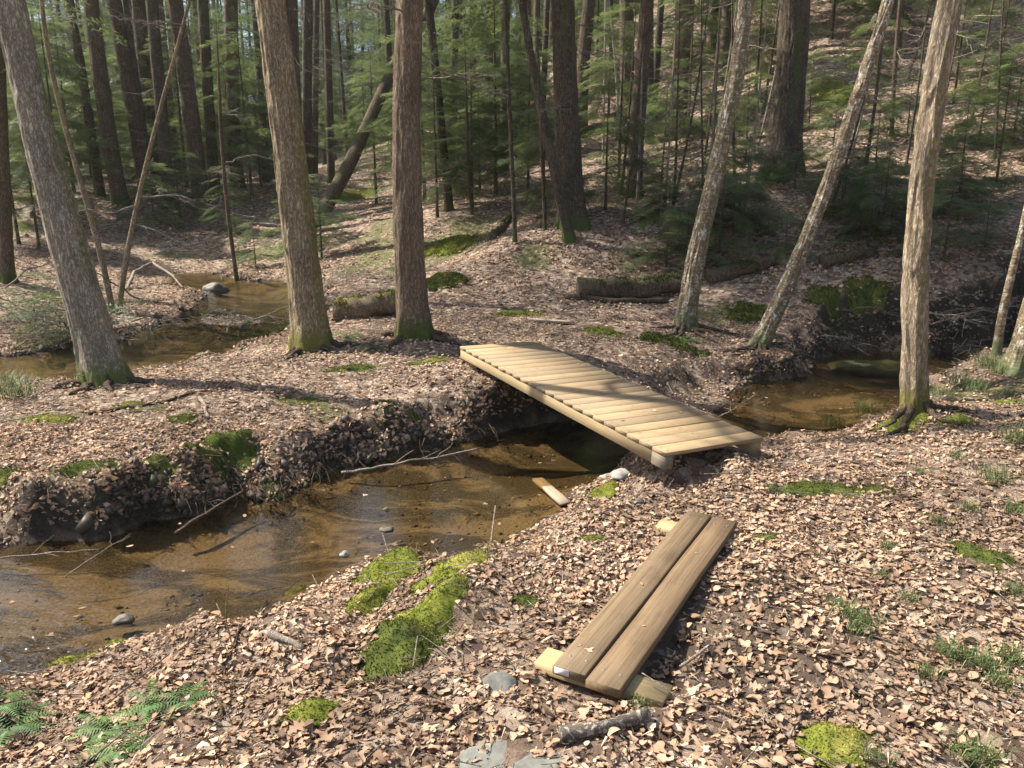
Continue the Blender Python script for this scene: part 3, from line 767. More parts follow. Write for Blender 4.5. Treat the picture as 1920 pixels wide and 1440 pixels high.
def hemlock_template(name, seed, height, r0, h_low, h_top, rmax, nbr, spray_len, nspray, shape=1.0, lib=SPRAY, pal=PAL, trunk=True, droop=.25, segs=10):
    """data for one hemlock kind: (trunk mesh, crown mesh)"""
    r_ = np.random.default_rng(seed); items, wood_ = [], []
    lean = r_.normal(0, .012, 2)
    for k in range(nbr):
        h = h_low + (h_top - h_low) * ((k + r_.uniform(-2.5, 3.5)) / nbr) ** 1.0 if k > 3 else h_low + r_.uniform(0, .2) * (h_top - h_low)
        h = min(max(h, h_low * .9), h_top * .99); az = r_.uniform(0, 6.283)
        Lb = rmax * (1 - ((h - h_low) / (h_top - h_low + 1e-6)))**shape * r_.uniform(.3, 1.12) + .12
        Lb *= min(1, .55 + (h - h_low) / (h_top - h_low) * 3)
        p0 = np.array([lean[0] * h, lean[1] * h, h]); d = unit([math.cos(az), math.sin(az), r_.uniform(-.3, .4)])
        q = p0 + d * Lb + np.array([0, 0, -droop * Lb * .5])
        pts = wiggle(p0, q, 6, .06, int(r_.integers(1e6)), sag=-droop * Lb * .25)
        wood_.append(tube(pts, np.linspace(.006 + .012 * Lb * .35, .002, 6), 3, cap=False))
        sd = np.array([-d[1], d[0], 0])
        ns = max(2, int(nspray * Lb / rmax + .5))
        for m_ in range(ns):
            t = (m_ + r_.uniform(.2, 1)) / ns; t = .18 + .8 * t
            b = np.array([np.interp(t, np.linspace(0, 1, 6), pts[:, i]) for i in range(3)])
            s = 1 if (m_ % 2) else -1
            dd = d + sd * s * r_.uniform(.4, 1.0) * (1 - .5 * t) + np.array([0, 0, -droop * r_.uniform(.2, 1)])
            items.append((b, dd, spray_len * r_.uniform(.6, 1.1), r_.normal(0, .3)))
        items.append((pts[-2], d + np.array([0, 0, -droop]), spray_len * r_.uniform(.7, 1.1), r_.normal(0, .25)))
    items.append((np.array([lean[0]*h_top, lean[1]*h_top, h_top - .1]), np.array([.3, .1, 1]), spray_len * .7, 0))
    v, f, c = place_sprays(items, lib, seed, pal)
    wv, wf = join(wood_)
    Vall = np.concatenate([v, wv]); Call = np.concatenate([c, np.full((len(wv), 3), .08)])
    crown = mesh_data('crown', Vall, [f, wf[0] + len(v)], [M['needles'], M['twig']], vcol=Call, midx=np.concatenate([np.zeros(len(f)), np.ones(len(wf[0]))]))
    tm = None
    if trunk:
        pts = [(np.array([lean[0]*h, lean[1]*h, h]), r0 * (1 - .9 * h / height)) for h in np.linspace(0, height, 5)]
        tv, tf, tc, _, _ = trunk_mesh(pts, height, .25, segs, .25, seed, amp=0 if r0 < .08 else .004, detail_to=height)
        tm = mesh_data('trunk', tv, tf, M['hemlock'], smooth=True, vcol=tc)
    return tm, crown

# ---- the trees one can single out: foot and axis read off the photo, standing on the ground
def photo_tree(name, path, Y, mat, label, height, kind='mid', seed=0, dY=0.0, flare=.35, group=None, limbs=0, dead=0, crown=None, cat='tree', ground_at=None, dead_h=None, lobes=5):
    """path: [(px, py, width px)] from the foot to the frame's top edge"""
    foot = G(path[0][0], path[0][1]) if Y is None else atY(path[0][0], path[0][1], Y)
    Yv = foot[1]; pts = []
    foot[2] = float(H(foot[0], foot[1]))
    for k, (px, py, wpx) in enumerate(path):
        p = atY(px, py, Yv + dY * k / max(1, len(path) - 1)); 
        if k == 0: p = foot.copy()
        pts.append((p, wpx / 2 * depth(p) / FPX))
    q = {'near': dict(segs=136, dz=.03, amp=.012, fr=19, detail_to=5.0), 'mid': dict(segs=44, dz=.07, amp=.008, fr=20), 'thin': dict(segs=12, dz=.12, amp=.0015, fr=40)}[kind]
    V_, F_, C_, ax, rd = trunk_mesh(pts, height, flare, seed=seed, lobes=lobes, **q)
    root = empty(name, foot)
    tag(root, label, cat, group)
    mesh_obj('trunk', rel(V_, foot), F_, M[mat], root, smooth=True, vcol=C_)
    if limbs:
        lv, lf = bare_limbs(ax, rd, max(5.0, height * .42), height * .97, limbs, seed + 50, lmax=3.2)
        mesh_obj('crown', rel(lv, foot), lf, M['twig'], root)
    if dead:
        add_dead(root, foot, ax, rd, dead, *(dead_h or (1.0, 5.5)), seed + 80)
    if crown is not None:
        c = put(bpy.data.objects.new('crown', crown), root); tip = ax(6.0) - foot; c.location = (tip[0] * .9, tip[1] * .9, 0)
        c.rotation_euler = (0, 0, seed * 1.7)
    return root, ax, rd, foot
print('templates')
# crowns that start above the frame of the picture (heights from the foot)
MIDC = hemlock_template('h', 330, 9, .2, 4.2, 9.5, 2.4, 40, .9, 8, .7, lib=SPRAY_LO, trunk=False)[1]  # small unseen crown, added to a sapling for shade on the slope
LOWC = [hemlock_template('h', 320 + k, 17, .2, 4.3, 17, 4.0, 64, 1.2, 9, .9, lib=SPRAY_LO, trunk=False)[1] for k in range(2)]  # unseen low crowns, shaped for the shade they throw
HIGH = [hemlock_template('h', 300 + k, 18, .2, 6.5, 18, 3.4, 46, 1.15, 7, 1.0, lib=SPRAY_LO, trunk=False)[1] for k in range(3)]
T = {}
T['ash1'] = photo_tree('ash_tree', [(200,716,74),(168,600,70),(133,480,66),(84,300,61),(50,150,56),(18,0,52)], None, 'ash_grey', 'leaning grey-barked tree with pale lichen at the left edge', 15, 'near', 1, dY=.3, flare=.28, limbs=9)
T['ash2'] = photo_tree('ash_tree', [(586,646,66),(572,540,64),(545,300,62),(522,130,58),(507,0,56)], None, 'ash', 'tall furrowed tan tree beside the rear stream bend, left of centre', 16, 'near', 2, flare=.30, limbs=9)
T['pine'] = photo_tree('pine_tree', [(778,628,60),(768,480,58),(763,300,55),(764,150,52),(768,0,50)], None, 'pine', 'straight red-brown pine trunk standing at the far end of the footbridge', 17, 'near', 3, flare=.30, limbs=0, dead=5, dead_h=(2.0, 4.6), crown=None)
T['ash4'] = photo_tree('ash_tree', [(1716,768,48),(1713,600,47),(1721,480,46),(1740,240,46),(1761,120,45),(1782,0,43)], None, 'ash_pale', 'slender pale furrowed tree on the near right bank', 13, 'near', 4, flare=.16, limbs=7)
T['birch1'] = photo_tree('birch_tree', [(1284,612,38),(1305,480,36),(1333,360,33),(1362,240,31),(1382,120,31),(1400,0,31)], None, 'birch', 'yellow birch with peeling bark and mossy foot on the far bank', 13, 'near', 5, flare=.3, limbs=7)
T['birch2'] = photo_tree('birch_tree', [(1425,652,36),(1447,580,33),(1475,530,32),(1504,480,31),(1530,410,27),(1556,333,25),(1587,240,26),(1625,120,26),(1668,0,23)], None, 'birch', 'crooked leaning birch rooted in the undercut far bank', 11, 'near', 6, flare=.28, limbs=6)
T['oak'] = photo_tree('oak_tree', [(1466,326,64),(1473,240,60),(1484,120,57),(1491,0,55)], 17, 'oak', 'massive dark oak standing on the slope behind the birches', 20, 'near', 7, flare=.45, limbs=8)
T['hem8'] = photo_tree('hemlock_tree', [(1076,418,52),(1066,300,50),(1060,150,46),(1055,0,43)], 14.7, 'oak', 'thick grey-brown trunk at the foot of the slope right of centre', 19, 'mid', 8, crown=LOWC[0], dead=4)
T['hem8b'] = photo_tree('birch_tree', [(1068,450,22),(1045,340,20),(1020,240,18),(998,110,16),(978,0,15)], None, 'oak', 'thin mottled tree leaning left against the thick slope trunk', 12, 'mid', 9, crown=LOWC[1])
T['hem9'] = photo_tree('hemlock_tree', [(1188,366,30),(1198,200,28),(1214,0,26)], 17.3, 'hemlock', 'straight dark trunk between the thick slope trunk and the yellow birch', 18, 'mid', 10, crown=None, dead=6)
T['hem10'] = photo_tree('pine_tree', [(1273,188,34),(1280,90,33),(1286,0,33)], 25, 'pine', 'reddish pine trunk high on the slope left of the birch top', 20, 'mid', 11, dead=3, crown=None)
T['hem11'] = photo_tree('hemlock_tree', [(1177,207,28),(1176,100,27),(1174,0,26)], 26, 'hemlock', 'dark trunk behind two pale dead saplings on the slope', 19, 'mid', 12, dead=5, crown=None)
T['hem12'] = photo_tree('hemlock_tree', [(1091,160,25),(1097,80,24),(1105,0,23)], 28, 'hemlock', 'dark trunk just right of the thick slope trunk, farther back', 19, 'mid', 13, dead=4, crown=None)
T['lft'] = photo_tree('hemlock_tree', [(14,528,26),(4,300,24),(-6,0,22)], None, 'hemlock', 'dark trunk cut by the left edge of the picture', 17, 'mid', 14, dead=4, crown=LOWC[1])
T['b'] = photo_tree('young_tree', [(210,585,12),(190,480,11),(150,340,10),(108,180,9),(78,0,8)], None, 'ash', 'thin leaning young tree just behind the leaning grey-barked tree', 9, 'thin', 15, limbs=4, flare=.2)
T['o'] = photo_tree('young_tree', [(222,590,11),(240,470,10),(262,360,9),(310,170,8),(356,0,6)], None, 'ash', 'thin mossy young tree leaning right above the left stream bank', 9, 'thin', 16, limbs=4, flare=.2, dead=4)
bgl = [  # path, Y, bark, label
 ([(187,360,18),(160,180,17),(130,0,16)], 23, 'hemlock', 'slim dark trunk nearest right of the leaning grey-barked tree'),
 ([(224,368,29),(196,200,28),(170,0,27)], 22.5, 'hemlock', 'stout dark leaning trunk second in the left background row'),
 ([(276,357,27),(245,180,26),(214,0,25)], 24, 'hemlock', 'dark trunk in the middle of the left background row'),
 ([(292,350,25),(275,180,24),(259,0,24)], 26, 'hemlock', 'shaded trunk crowded behind the left background row'),
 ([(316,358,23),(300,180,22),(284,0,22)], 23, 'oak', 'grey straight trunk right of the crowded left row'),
 ([(374,332,30),(352,170,29),(328,0,28)], 24, 'hemlock', 'broad dark trunk left of the tall furrowed tan tree'),
 ([(400,328,21),(390,170,20),(380,0,20)], 25, 'hemlock', 'narrow dark trunk close beside the broad dark one'),
 ([(440,300,26),(436,150,25),(433,0,25)], 27, 'hemlock', 'upright dark trunk just left of the tall furrowed tan tree'),
 ([(555,290,23),(551,130,22),(547,0,22)], 27, 'hemlock', 'dark trunk just right of the tall furrowed tan tree'),
 ([(575,295,19),(576,130,18),(577,0,18)], 29, 'hemlock', 'dark trunk behind the foot of the leaning fallen trunk'),
 ([(620,318,15),(616,150,14),(612,0,14)], 30, 'hemlock', 'slender dark trunk between the fallen trunk and the pine'),
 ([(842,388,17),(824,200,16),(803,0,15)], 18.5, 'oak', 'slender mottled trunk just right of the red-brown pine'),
 ([(888,330,13),(886,150,13),(884,0,12)], 28, 'hemlock', 'thin dark trunk in the green thicket right of the pine'),
 ([(915,330,17),(916,150,16),(918,0,16)], 30, 'hemlock', 'dark trunk in the green thicket, centre background'),
 ([(1010,330,13),(1008,150,12),(1007,0,12)], 28, 'hemlock', 'thin trunk close left of the thick slope trunk'),
 ([(590,330,12),(592,150,11),(594,0,11)], 34, 'hemlock', 'thin far trunk behind the leaning fallen trunk'),
 ([(1672,250,8),(1680,100,8),(1688,0,7)], 19, 'hemlock', 'thin dark stem between crooked birch and slender pale tree'),
]
for k, (pa, Y, mt, lb) in enumerate(bgl):
    T['bg%d' % k] = photo_tree('hemlock_tree', pa, Y, mt, lb, 17, 'mid' if pa[0][2] > 16 else 'thin', 30 + k, dead=10, flare=.25, crown=None, dead_h=(.8, 6.5))
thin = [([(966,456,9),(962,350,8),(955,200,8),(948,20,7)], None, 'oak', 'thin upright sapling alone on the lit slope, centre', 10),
        ([(444,526,8),(430,420,8),(418,300,7),(412,190,6)], None, 'hemlock', 'thin bare sapling left of the tall furrowed tan tree', 5),
        ([(1133,216,5),(1134,100,4),(1136,-20,4)], 24, 'dead', 'left one of two bleached dead saplings on the slope', 8),
        ([(1163,208,5),(1152,100,5),(1139,-20,4)], 24, 'dead', 'right one of two bleached dead saplings on the slope', 8),
        ([(1868,668,17),(1886,560,15),(1905,480,13),(1925,390,11)], None, 'birch', 'thin pale birch sapling at the right edge', 6),
        ([(1022,432,7),(1018,340,6),(1014,250,6)], None, 'hemlock', 'thin dark sapling left of the mottled leaning tree', 4),
        ([(1265,360,5),(1268,280,5),(1270,200,4)], 17, 'oak', 'thin stem left of the yellow birch', 5),
        ([(885,402,6),(880,330,6),(876,240,5)], None, 'oak', 'thin stem in the lit litter right of the pine', 4),
        ([(1378,320,6),(1375,230,5),(1373,130,5)], 18, 'hemlock', 'thin stem right of the yellow birch', 6),
        ([(1620,320,7),(1640,200,6),(1655,60,6)], 16, 'hemlock', 'thin stem behind the crooked birch', 7),
        ([(760,470,4),(757,400,4),(752,340,3)], None, 'oak', 'twig-thin seedling beside the pine trunk', 2.2)]
for k, (pa, Y, mt, lb, h_) in enumerate(thin):
    photo_tree('sapling_stem', pa, Y, mt, lb, h_, 'thin', 60 + k, dead=3, dead_h=(h_ * .25, h_ * .8), flare=.15, cat='sapling', crown=MIDC if k == 0 else None)
r9 = np.random.default_rng(91)
where = ['left of the yellow birch', 'between yellow birch and oak', 'between oak and crooked birch', 'between crooked birch and pale tree', 'right of the pale tree']
for k in range(22):
    px = r9.uniform(1090, 1900); py = r9.uniform(140, 420) if px > 1400 else r9.uniform(300, 420); lean = r9.normal(0, 10) + (px - 960) * .03
    wz = where[0 if px < 1300 else 1 if px < 1430 else 2 if px < 1600 else 3 if px < 1720 else 4]
    hgt = ['lower', 'middle', 'upper'][0 if py > 340 else 1 if py > 240 else 2]
    photo_tree('sapling_stem', [(px, py, r9.uniform(4, 7)), (px + lean, py - 120, 4.5), (px + lean * 1.8, py - 240, 3.5)], None, ['oak', 'hemlock', 'twig'][k % 3], 'thin stem on the %s slope %s' % (hgt, wz), r9.uniform(3, 6), 'thin', 200 + k, dead=4, dead_h=(.6, 3), flare=.1, cat='sapling', group='thin stems on the slope')
# second foot of birch at the right edge
photo_tree('birch_tree', [(1908,700,48),(1932,600,42),(1965,480,38),(2010,300,34)], None, 'birch', 'birch foot leaning out of the picture at the right edge', 9, 'near', 77, flare=.5, limbs=4)

# leaning fallen trunk
def fallen(name, P, R, mat, label, cat, n=20, bump=.12, seed=1, moss=0.0, group=None):
    v, f = tube(P, R, n, bump=bump, seed=seed); c = np.mean(P, axis=0); c[2] = min(p[2] for p in P)
    up = np.zeros((len(v), 3))
    if moss:
        ctr = np.concatenate([np.repeat(np.asarray(P), n, 0), np.asarray(P)[:1], np.asarray(P)[-1:]])
        up[:] = (moss * sstep(((v - ctr)[:, 2] / (np.max(R) + 1e-6)) * .9 + .55))[:, None]
    root = empty(name, c); tag(root, label, cat, group)
    mesh_obj('trunk' if cat == 'log' else 'stem', rel(v, c), f, M[mat], root, smooth=True, vcol=up)
    return root
a_, b_ = atY(583, 338, 21), atY(752, 110, 23.5); a_[2] = H(a_[0], a_[1])
P = wiggle(a_, a_ + (b_ - a_) * 1.9, 14, .02, 4); fallen('leaning_trunk', P, np.linspace(.19, .12, 14), 'hemlock', 'dead dark trunk leaning across behind the red-brown pine', 'log', seed=4, moss=.5)

# ---- understorey hemlocks
UND = [hemlock_template('u', 400 + k, h, .018 * h / 2 + .008, h * .16, h, r, nb, sl, ns, .75, droop=dr, pal=PAL if k % 2 else PAL_YEL, segs=7) for k, (h, r, nb, sl, ns, dr) in
       enumerate([(2.2, .95, 44, .46, 9, .3), (3.4, 1.3, 56, .52, 9, .28), (4.8, 1.7, 70, .60, 10, .3), (1.4, .8, 30, .42, 7, .2), (6.5, 2.1, 80, .70, 10, .32), (3.0, 1.8, 44, .60, 10, .35)])]
UH = [2.2, 3.4, 4.8, 1.4, 6.5, 3.0]
def sapling(x, y, k, label, s=1.0, rz=0, group='young hemlocks under the trees'):
    z = float(H(x, y)); o = empty('hemlock_sapling', (x, y, z - .05), rz); o.scale = (s, s, s)
    tag(o, label, 'sapling', group)
    put(bpy.data.objects.new('trunk', UND[k][0]), o); put(bpy.data.objects.new('crown', UND[k][1]), o)
    return o
named = [(60,395,21,4,.9,'tall lit young hemlock nearest the left edge'), (215,350,24.5,4,.9,'lit young hemlock between the dark trunks of the left row'), (140,370,23,2,1.0,'lit young hemlock behind the slim dark trunk at left'), (350,345,25.5,2,1.0,'young hemlock left of the broad dark trunk'), (470,335,25,2,1.1,'young hemlock behind the tall tan tree'),
 (1520,200,21,0,.9,'small lit hemlock on the upper slope right of the oak'), (1620,170,21.5,0,1.0,'small lit hemlock on the upper slope behind the crooked birch'), (1700,260,18.5,3,1.1,'low hemlock on the slope just left of the slender pale tree'),
 (1840,230,18,0,.9,'small hemlock on the slope right of the slender pale tree'), (1560,300,17.6,3,1.0,'low hemlock in the pale litter right of the oak'), (1400,280,20,0,1.0,'small lit hemlock left of the oak trunk'), (1900,260,17.5,0,1.0,'small hemlock at the right edge of the slope'),
 # photo x, foot y, distance, kind, scale, label
 (290,425,21,3,1.2,'young hemlock with low green boughs right of the thin leaning trees'), (340,425,22,3,1.3,'small hemlock beyond the rear stream, left of the tan tree'),
 (425,420,21,0,.8,'feathery young hemlock left of the tall tan tree'), (478,478,17.5,3,.7,'low hemlock bush at the left foot of the tall tan tree'),
 (600,425,17,3,1.1,'low dark hemlock seedling right of the tall tan tree'),
 (705,360,24,2,.9,'lit hemlock boughs behind the red-brown pine'), (820,400,18,1,1.0,'soft green young hemlock just right of the pine'),
 (885,380,18.5,1,1.0,'broad young hemlock in the centre thicket'), (930,370,20,4,.85,'tall young hemlock in the centre thicket'), (990,380,18.5,1,1.0,'young hemlock left of the thick slope trunk'),
 (1022,410,15.5,0,1.1,'hazy young hemlock before the thick slope trunk'), (1135,400,15.5,0,1.1,'young hemlock right of the thick slope trunk'), (1240,340,18.5,0,1.1,'pale green young hemlock left of the yellow birch'),
 (1160,330,21,2,.9,'young hemlock behind the straight dark trunk'), (1335,330,18,0,.9,'young hemlock behind the yellow birch'), (1290,250,24,4,.8,'lit hemlock high on the slope behind the birch'),
 (1400,345,16.3,3,.8,'low spreading hemlock in the shade under the oak, left'), (1490,352,15.6,3,.75,'spreading hemlock boughs shading the foot of the oak'), (1580,400,14.2,3,.9,'dark spreading hemlock right of the oak foot'),
 (1655,420,13.8,3,.9,'dark hemlock boughs beside the slender pale tree'), (1640,330,16,0,.8,'hemlock sapling behind the crooked birch'),
 (1800,360,14.6,0,.9,'dark hemlock on the shaded slope at right'), (1870,330,15.6,1,.7,'hemlock on the slope near the right edge'), (1790,180,20.5,1,.9,'lit hemlock high on the slope at right'),
 (1870,150,21.5,1,1.0,'lit hemlock high on the slope at the right edge'), (1560,60,27,4,.9,'lit hemlock at the top of the slope right of the oak'), (1690,60,25,2,1.1,'hemlock at the top of the slope behind the crooked birch'),
 (1420,130,25,4,.8,'hemlock behind the birch top on the upper slope'), (30,420,18,2,.8,'green hemlock at the left edge beyond the leaning tree'), (120,400,20.5,4,.8,'tall green hemlock behind the leaning grey-barked tree'),
 (70,440,17.5,1,.9,'hemlock bush behind the leaning grey-barked tree'), (1765,520,11.8,3,1.0,'low dark hemlock seedling behind the slender pale tree'),
 (1250,470,13.0,3,1.0,'low hemlock seedling left of the yellow birch'), (1350,450,13.2,3,1.2,'low hemlock seedling right of the yellow birch'), (560,410,19,3,1.2,'low hemlock seedling behind the tall tan tree'),
]
for k, (px, py, Y, kd, s, lb) in enumerate(named):
    p = atY(px, py, Y); sapling(p[0], p[1], kd, lb, s, k * 1.1)
r9 = np.random.default_rng(17)
for k in range(20):
    px = r9.uniform(1230, 1900); py = r9.uniform(380, 500) - max(0, (px - 1600) * .08); wz = where[0 if px < 1300 else 1 if px < 1430 else 2 if px < 1560 else 3 if px < 1720 else 4]
    p = G(px, py); sapling(p[0], p[1], 3, 'low hemlock seedling in slope shade ' + wz, r9.uniform(.45, .95), r9.uniform(0, 6.28), 'hemlock seedlings in the slope shade')
# background: a forest that fills the valley and the slope, told apart only by what it stands behind
BIG = [hemlock_template('b', 500 + k, 19, .2, 1.6 + k * .6, 19, 3.4, 84, 1.3, 9, .85, lib=SPRAY_LO, segs=10, pal=PAL if k else PAL_YEL) for k in range(3)]
FAR = [hemlock_template('f', 540 + k, 24, .25, .8, 24, 5.2, 100, 2.3, 11, .8, lib=SPRAY_LO, segs=8, pal=PAL_YEL if k else PAL) for k in range(2)]
def pole_template(seed):
    rr_ = np.random.default_rng(seed); h = 17.0; r0 = rr_.uniform(.09, .16); ln = rr_.normal(0, .02, 2)
    v_, f_, c_, ax, rd = trunk_mesh([(np.array([ln[0]*z, ln[1]*z, z]), r0 * (1 - .6 * z / h)) for z in np.linspace(0, h, 5)], h, .25, 12, .3, seed, amp=.003, detail_to=h)
    lv, lf = bare_limbs(ax, rd, 7, 16, 6, seed, 2.6)
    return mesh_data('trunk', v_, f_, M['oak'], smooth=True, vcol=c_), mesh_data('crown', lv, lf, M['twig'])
POLE = [pole_template(560 + k) for k in range(3)]
SHADEC = [hemlock_template('h', 340 + k, 17, .2, 7.5, 17, 4.9 - .5 * k, 120, 1.4, 10, .6, lib=SPRAY_LO, trunk=False)[1] for k in range(2)]  # dense crowns of the added hemlocks, there to shade the slope
TALL = [hemlock_template('t', 520 + k, 20, .19, 8.0, 20, 2.6, 36, 1.1, 6, .9, lib=SPRAY_LO, segs=12) for k in range(3)]
r_ = np.random.default_rng(77)
spots = []
MARK = [(40, 'the leaning grey tree'), (130, 'the slim dark trunk'), (190, 'the stout leaning trunk'), (250, 'the left background row'), (300, 'the grey straight trunk'), (350, 'the broad dark trunk'), (435, 'the upright dark trunk'),
        (525, 'the tall tan tree'), (580, 'the paired dark trunks'), (660, 'the leaning fallen trunk'), (765, 'the red-brown pine'), (815, 'the mottled trunk'), (890, 'the thin thicket trunk'), (955, 'the lone thin sapling'),
        (1010, 'the thin leaning tree'), (1060, 'the thick slope trunk'), (1110, 'the farther dark trunk'), (1150, 'the dead saplings'), (1205, 'the straight slope trunk'), (1280, 'the reddish slope pine'), (1370, 'the yellow birch'),
        (1480, 'the massive oak'), (1600, 'the crooked birch'), (1680, 'the thin dark stem'), (1760, 'the slender pale tree'), (1880, 'the right edge')]
def zone(x, y):
    u = 960 + FPX * x / (y * math.cos(PITCH) + .01)
    m_ = min(MARK, key=lambda t: abs(t[0] - u))
    rel_ = 'just left of' if u < m_[0] - 18 else 'just right of' if u > m_[0] + 18 else 'straight behind'
    far_ = 'near,' if y < 23 else 'close,' if y < 30 else 'farther back,' if y < 45 else 'deep back,' if y < 65 else 'remote,'
    return far_ + ' ' + rel_ + ' ' + m_[1]
def far_tree(x, y, lib, k, s, rz, name, label, group, cat='tree'):
    o = empty(name, (x, y, float(H(x, y)) - .1), rz); o.scale = (s, s, s); tag(o, label, cat, group)
    put(bpy.data.objects.new('trunk', lib[k][0]), o); put(bpy.data.objects.new('crown', lib[k][1]), o)
SHX, SHY = .935 / math.tan(SUN_EL), -.355 / math.tan(SUN_EL)
def shades_open_ground(x, y, h0=6.5, h1=17):
    """would this crown's shadow fall on the ground the photo shows sunlit?"""
    for h in np.linspace(h0, h1, 7):
        a, b = x + (h + .3) * SHX, y + (h + .3) * SHY
        if -6.5 < a < 8 and 1 < b < 9.8: return True
        if -4.5 < a < .8 and 13.0 < b < 20: return True
        if 4 < a < 12.5 and 15.5 < b < 26: return True
        if -15 < a < -4.5 and 14.5 < b < 25: return True
    return False
n_far = 0
for it in range(9000):
    if n_far >= 175: break
    y = r_.uniform(24, 70); half = y * .74 + 5; x = r_.uniform(-half, half)
    if any((x - a)**2 + (y - b)**2 < (1.6 + y * .012)**2 for a, b in spots): continue
    u = 960 + FPX * x / (y * math.cos(PITCH))
    if 610 < u < 720 and y < 40: continue
    if y < 30 and (1480 < u): continue
    big = r_.uniform() < (.06 if y < 42 else .6)
    lit = shades_open_ground(x, y, 2 if big else 6.5)
    if lit and r_.uniform() < .35: continue
    big = big and not lit
    spots.append((x, y)); n_far += 1
    if big: far_tree(x, y, BIG, int(r_.integers(3)), r_.uniform(.7, 1.1), r_.uniform(0, 6.28), 'hemlock_tree', 'full green hemlock ' + zone(x, y), 'forest trees behind the clearing')
    elif lit or (y < 48 and r_.uniform() < .85):
        far_tree(x, y, POLE, int(r_.integers(3)), r_.uniform(.7, 1.2), r_.uniform(0, 6.28), 'hardwood_tree', 'leafless slim trunk ' + zone(x, y), 'leafless trees behind the clearing')
    else: far_tree(x, y, TALL, int(r_.integers(3)), r_.uniform(.8, 1.15), r_.uniform(0, 6.28), 'hemlock_tree', 'bare-stemmed hemlock ' + zone(x, y), 'forest trees behind the clearing')
n_w = 0
for it in range(4000):                              # the wood that closes the view
    if n_w >= 140: break
    y = r_.uniform(66, 110); x = r_.uniform(-1, 1) * (y * .70 + 2)
    if any((x - a)**2 + (y - b)**2 < 7 for a, b in spots): continue
    spots.append((x, y)); n_w += 1
    far_tree(x, y, FAR, int(r_.integers(2)), r_.uniform(.8, 1.15), r_.uniform(0, 6.28), 'hemlock_tree', 'full green hemlock ' + zone(x, y), 'forest trees at the end of sight')
# small understorey of the background
n_u = 0
for it in range(6000):
    if n_u >= 175: break
    y = 17 + 31 * r_.uniform() ** 1.3; half = y * .72 + 2; x = r_.uniform(-half, half); u = 960 + FPX * x / (y * math.cos(PITCH))
    if 590 < u < 740 and y < 38: continue
    if any((x - a)**2 + (y - b)**2 < 1.0 for a, b in spots): continue
    if u > 1480 and y < 27: continue
    if u < 460 and y < 21: continue
    if shades_open_ground(x, y, .5, 4): continue
    spots.append((x, y)); n_u += 1
    sapling(x, y, int(r_.choice([1, 2, 2, 4])), 'understorey hemlock ' + zone(x, y), r_.uniform(.6, 1.1), r_.uniform(0, 6.28), 'understorey hemlocks')
# two unseen hemlocks, added behind nearer trunks so their crowns shade the slope foot
for k, (u, Y, lb) in enumerate([(545, 17.0, 'unseen tall hemlock added behind the tall furrowed tan tree to shade the slope'), (764, 15.8, 'unseen tall hemlock added behind the red-brown pine to shade the slope')]):
    p = atY(u, 300, Y); z_ = float(H(p[0], p[1])); o = empty('hemlock_tree', (p[0], p[1], z_ - .1), k * 2.0)
    tag(o, lb, 'tree'); put(bpy.data.objects.new('trunk', TALL[k][0]), o); c = put(bpy.data.objects.new('crown', SHADEC[k]), o)
# ------------------------------------------------------------------ fallen leaves
def leaf_template(kind, seed, n=5):
    """a dry leaf: midrib spine with left and right outline, folded and curled; unit length along X"""
    r_ = np.random.default_rng(seed); t = np.linspace(0, 1, n + 1)
    if kind == 'beech': wdt = .24 * np.sin(np.pi * t**.85)
    elif kind == 'oak': wdt = (.25 * np.sin(np.pi * t**.8)) * np.where(np.arange(n + 1) % 2, 1.25, .5)
    elif kind == 'strip': wdt = .17 * np.sin(np.pi * t**.8)
    elif kind == 'shred': wdt = .085 * np.where(t < .5, 1, .25)
    else: wdt = .42 * np.sin(np.pi * t**.7) * np.where(np.arange(n + 1) % 3 == 1, 1.3, .65)
    fold = r_.uniform(-.12, .55); curl = r_.uniform(-.9, 1.2); tw = r_.uniform(-.7, .7)
    wdt = wdt * r_.uniform(.75, 1.15) * (1 + .18 * r_.normal(0, 1, n + 1))
    ang = curl * (t - .5) * 1.6; dx = np.cos(ang) / n; dz = np.sin(ang) / n
    sx = np.concatenate([[0], np.cumsum(dx[:-1])]); sz = np.concatenate([[0], np.cumsum(dz[:-1])])
    V_ = []
    for i in range(n + 1):
        a = tw * (t[i] - .5)
        for s in (-1, 0, 1):
            y = s * wdt[i]; z = abs(s) * wdt[i] * fold
            V_.append((sx[i], y * math.cos(a) - z * math.sin(a), sz[i] + y * math.sin(a) + z * math.cos(a)))
    V_ = np.array(V_); V_[:, 0] -= .5; V_[:, 2] -= V_[:, 2].min()
    F_ = []
    for i in range(n):
        for s in (0, 1):
            a = i * 3 + s; F_ += [(a, a + 1, a + 4), (a, a + 4, a + 3)]
    return V_, np.array(F_)
kinds = ['oak', 'strip', 'beech', 'oak', 'strip', 'oak', 'beech']
LT_HI = [leaf_template(kinds[k % 7], 900 + k, {'oak': 4, 'maple': 4, 'beech': 2, 'strip': 2}[kinds[k % 7]]) for k in range(28)]
LT_SH = [leaf_template('shred', 970 + k, 1) for k in range(6)]
LT_LO = [leaf_template('beech', 950 + k, 2) for k in range(8)]
LEAFC = np.array([(.48, .34, .225), (.42, .28, .18), (.34, .21, .13), (.40, .25, .155), (.54, .41, .285), (.26, .16, .10), (.17, .11, .072), (.51, .37, .24), (.58, .48, .37), (.43, .25, .125), (.37, .275, .205)])
LEAFC = (LEAFC * .72 + LEAFC.mean(0) * .28) * np.array([1.0, .985, .98])
LEAFP = np.array([.17, .16, .13, .14, .10, .09, .07, .08, .025, .035, .06]); LEAFP = LEAFP / LEAFP.sum()
moss_keep = []                                     # (x, y, r) where moss keeps the litter thin
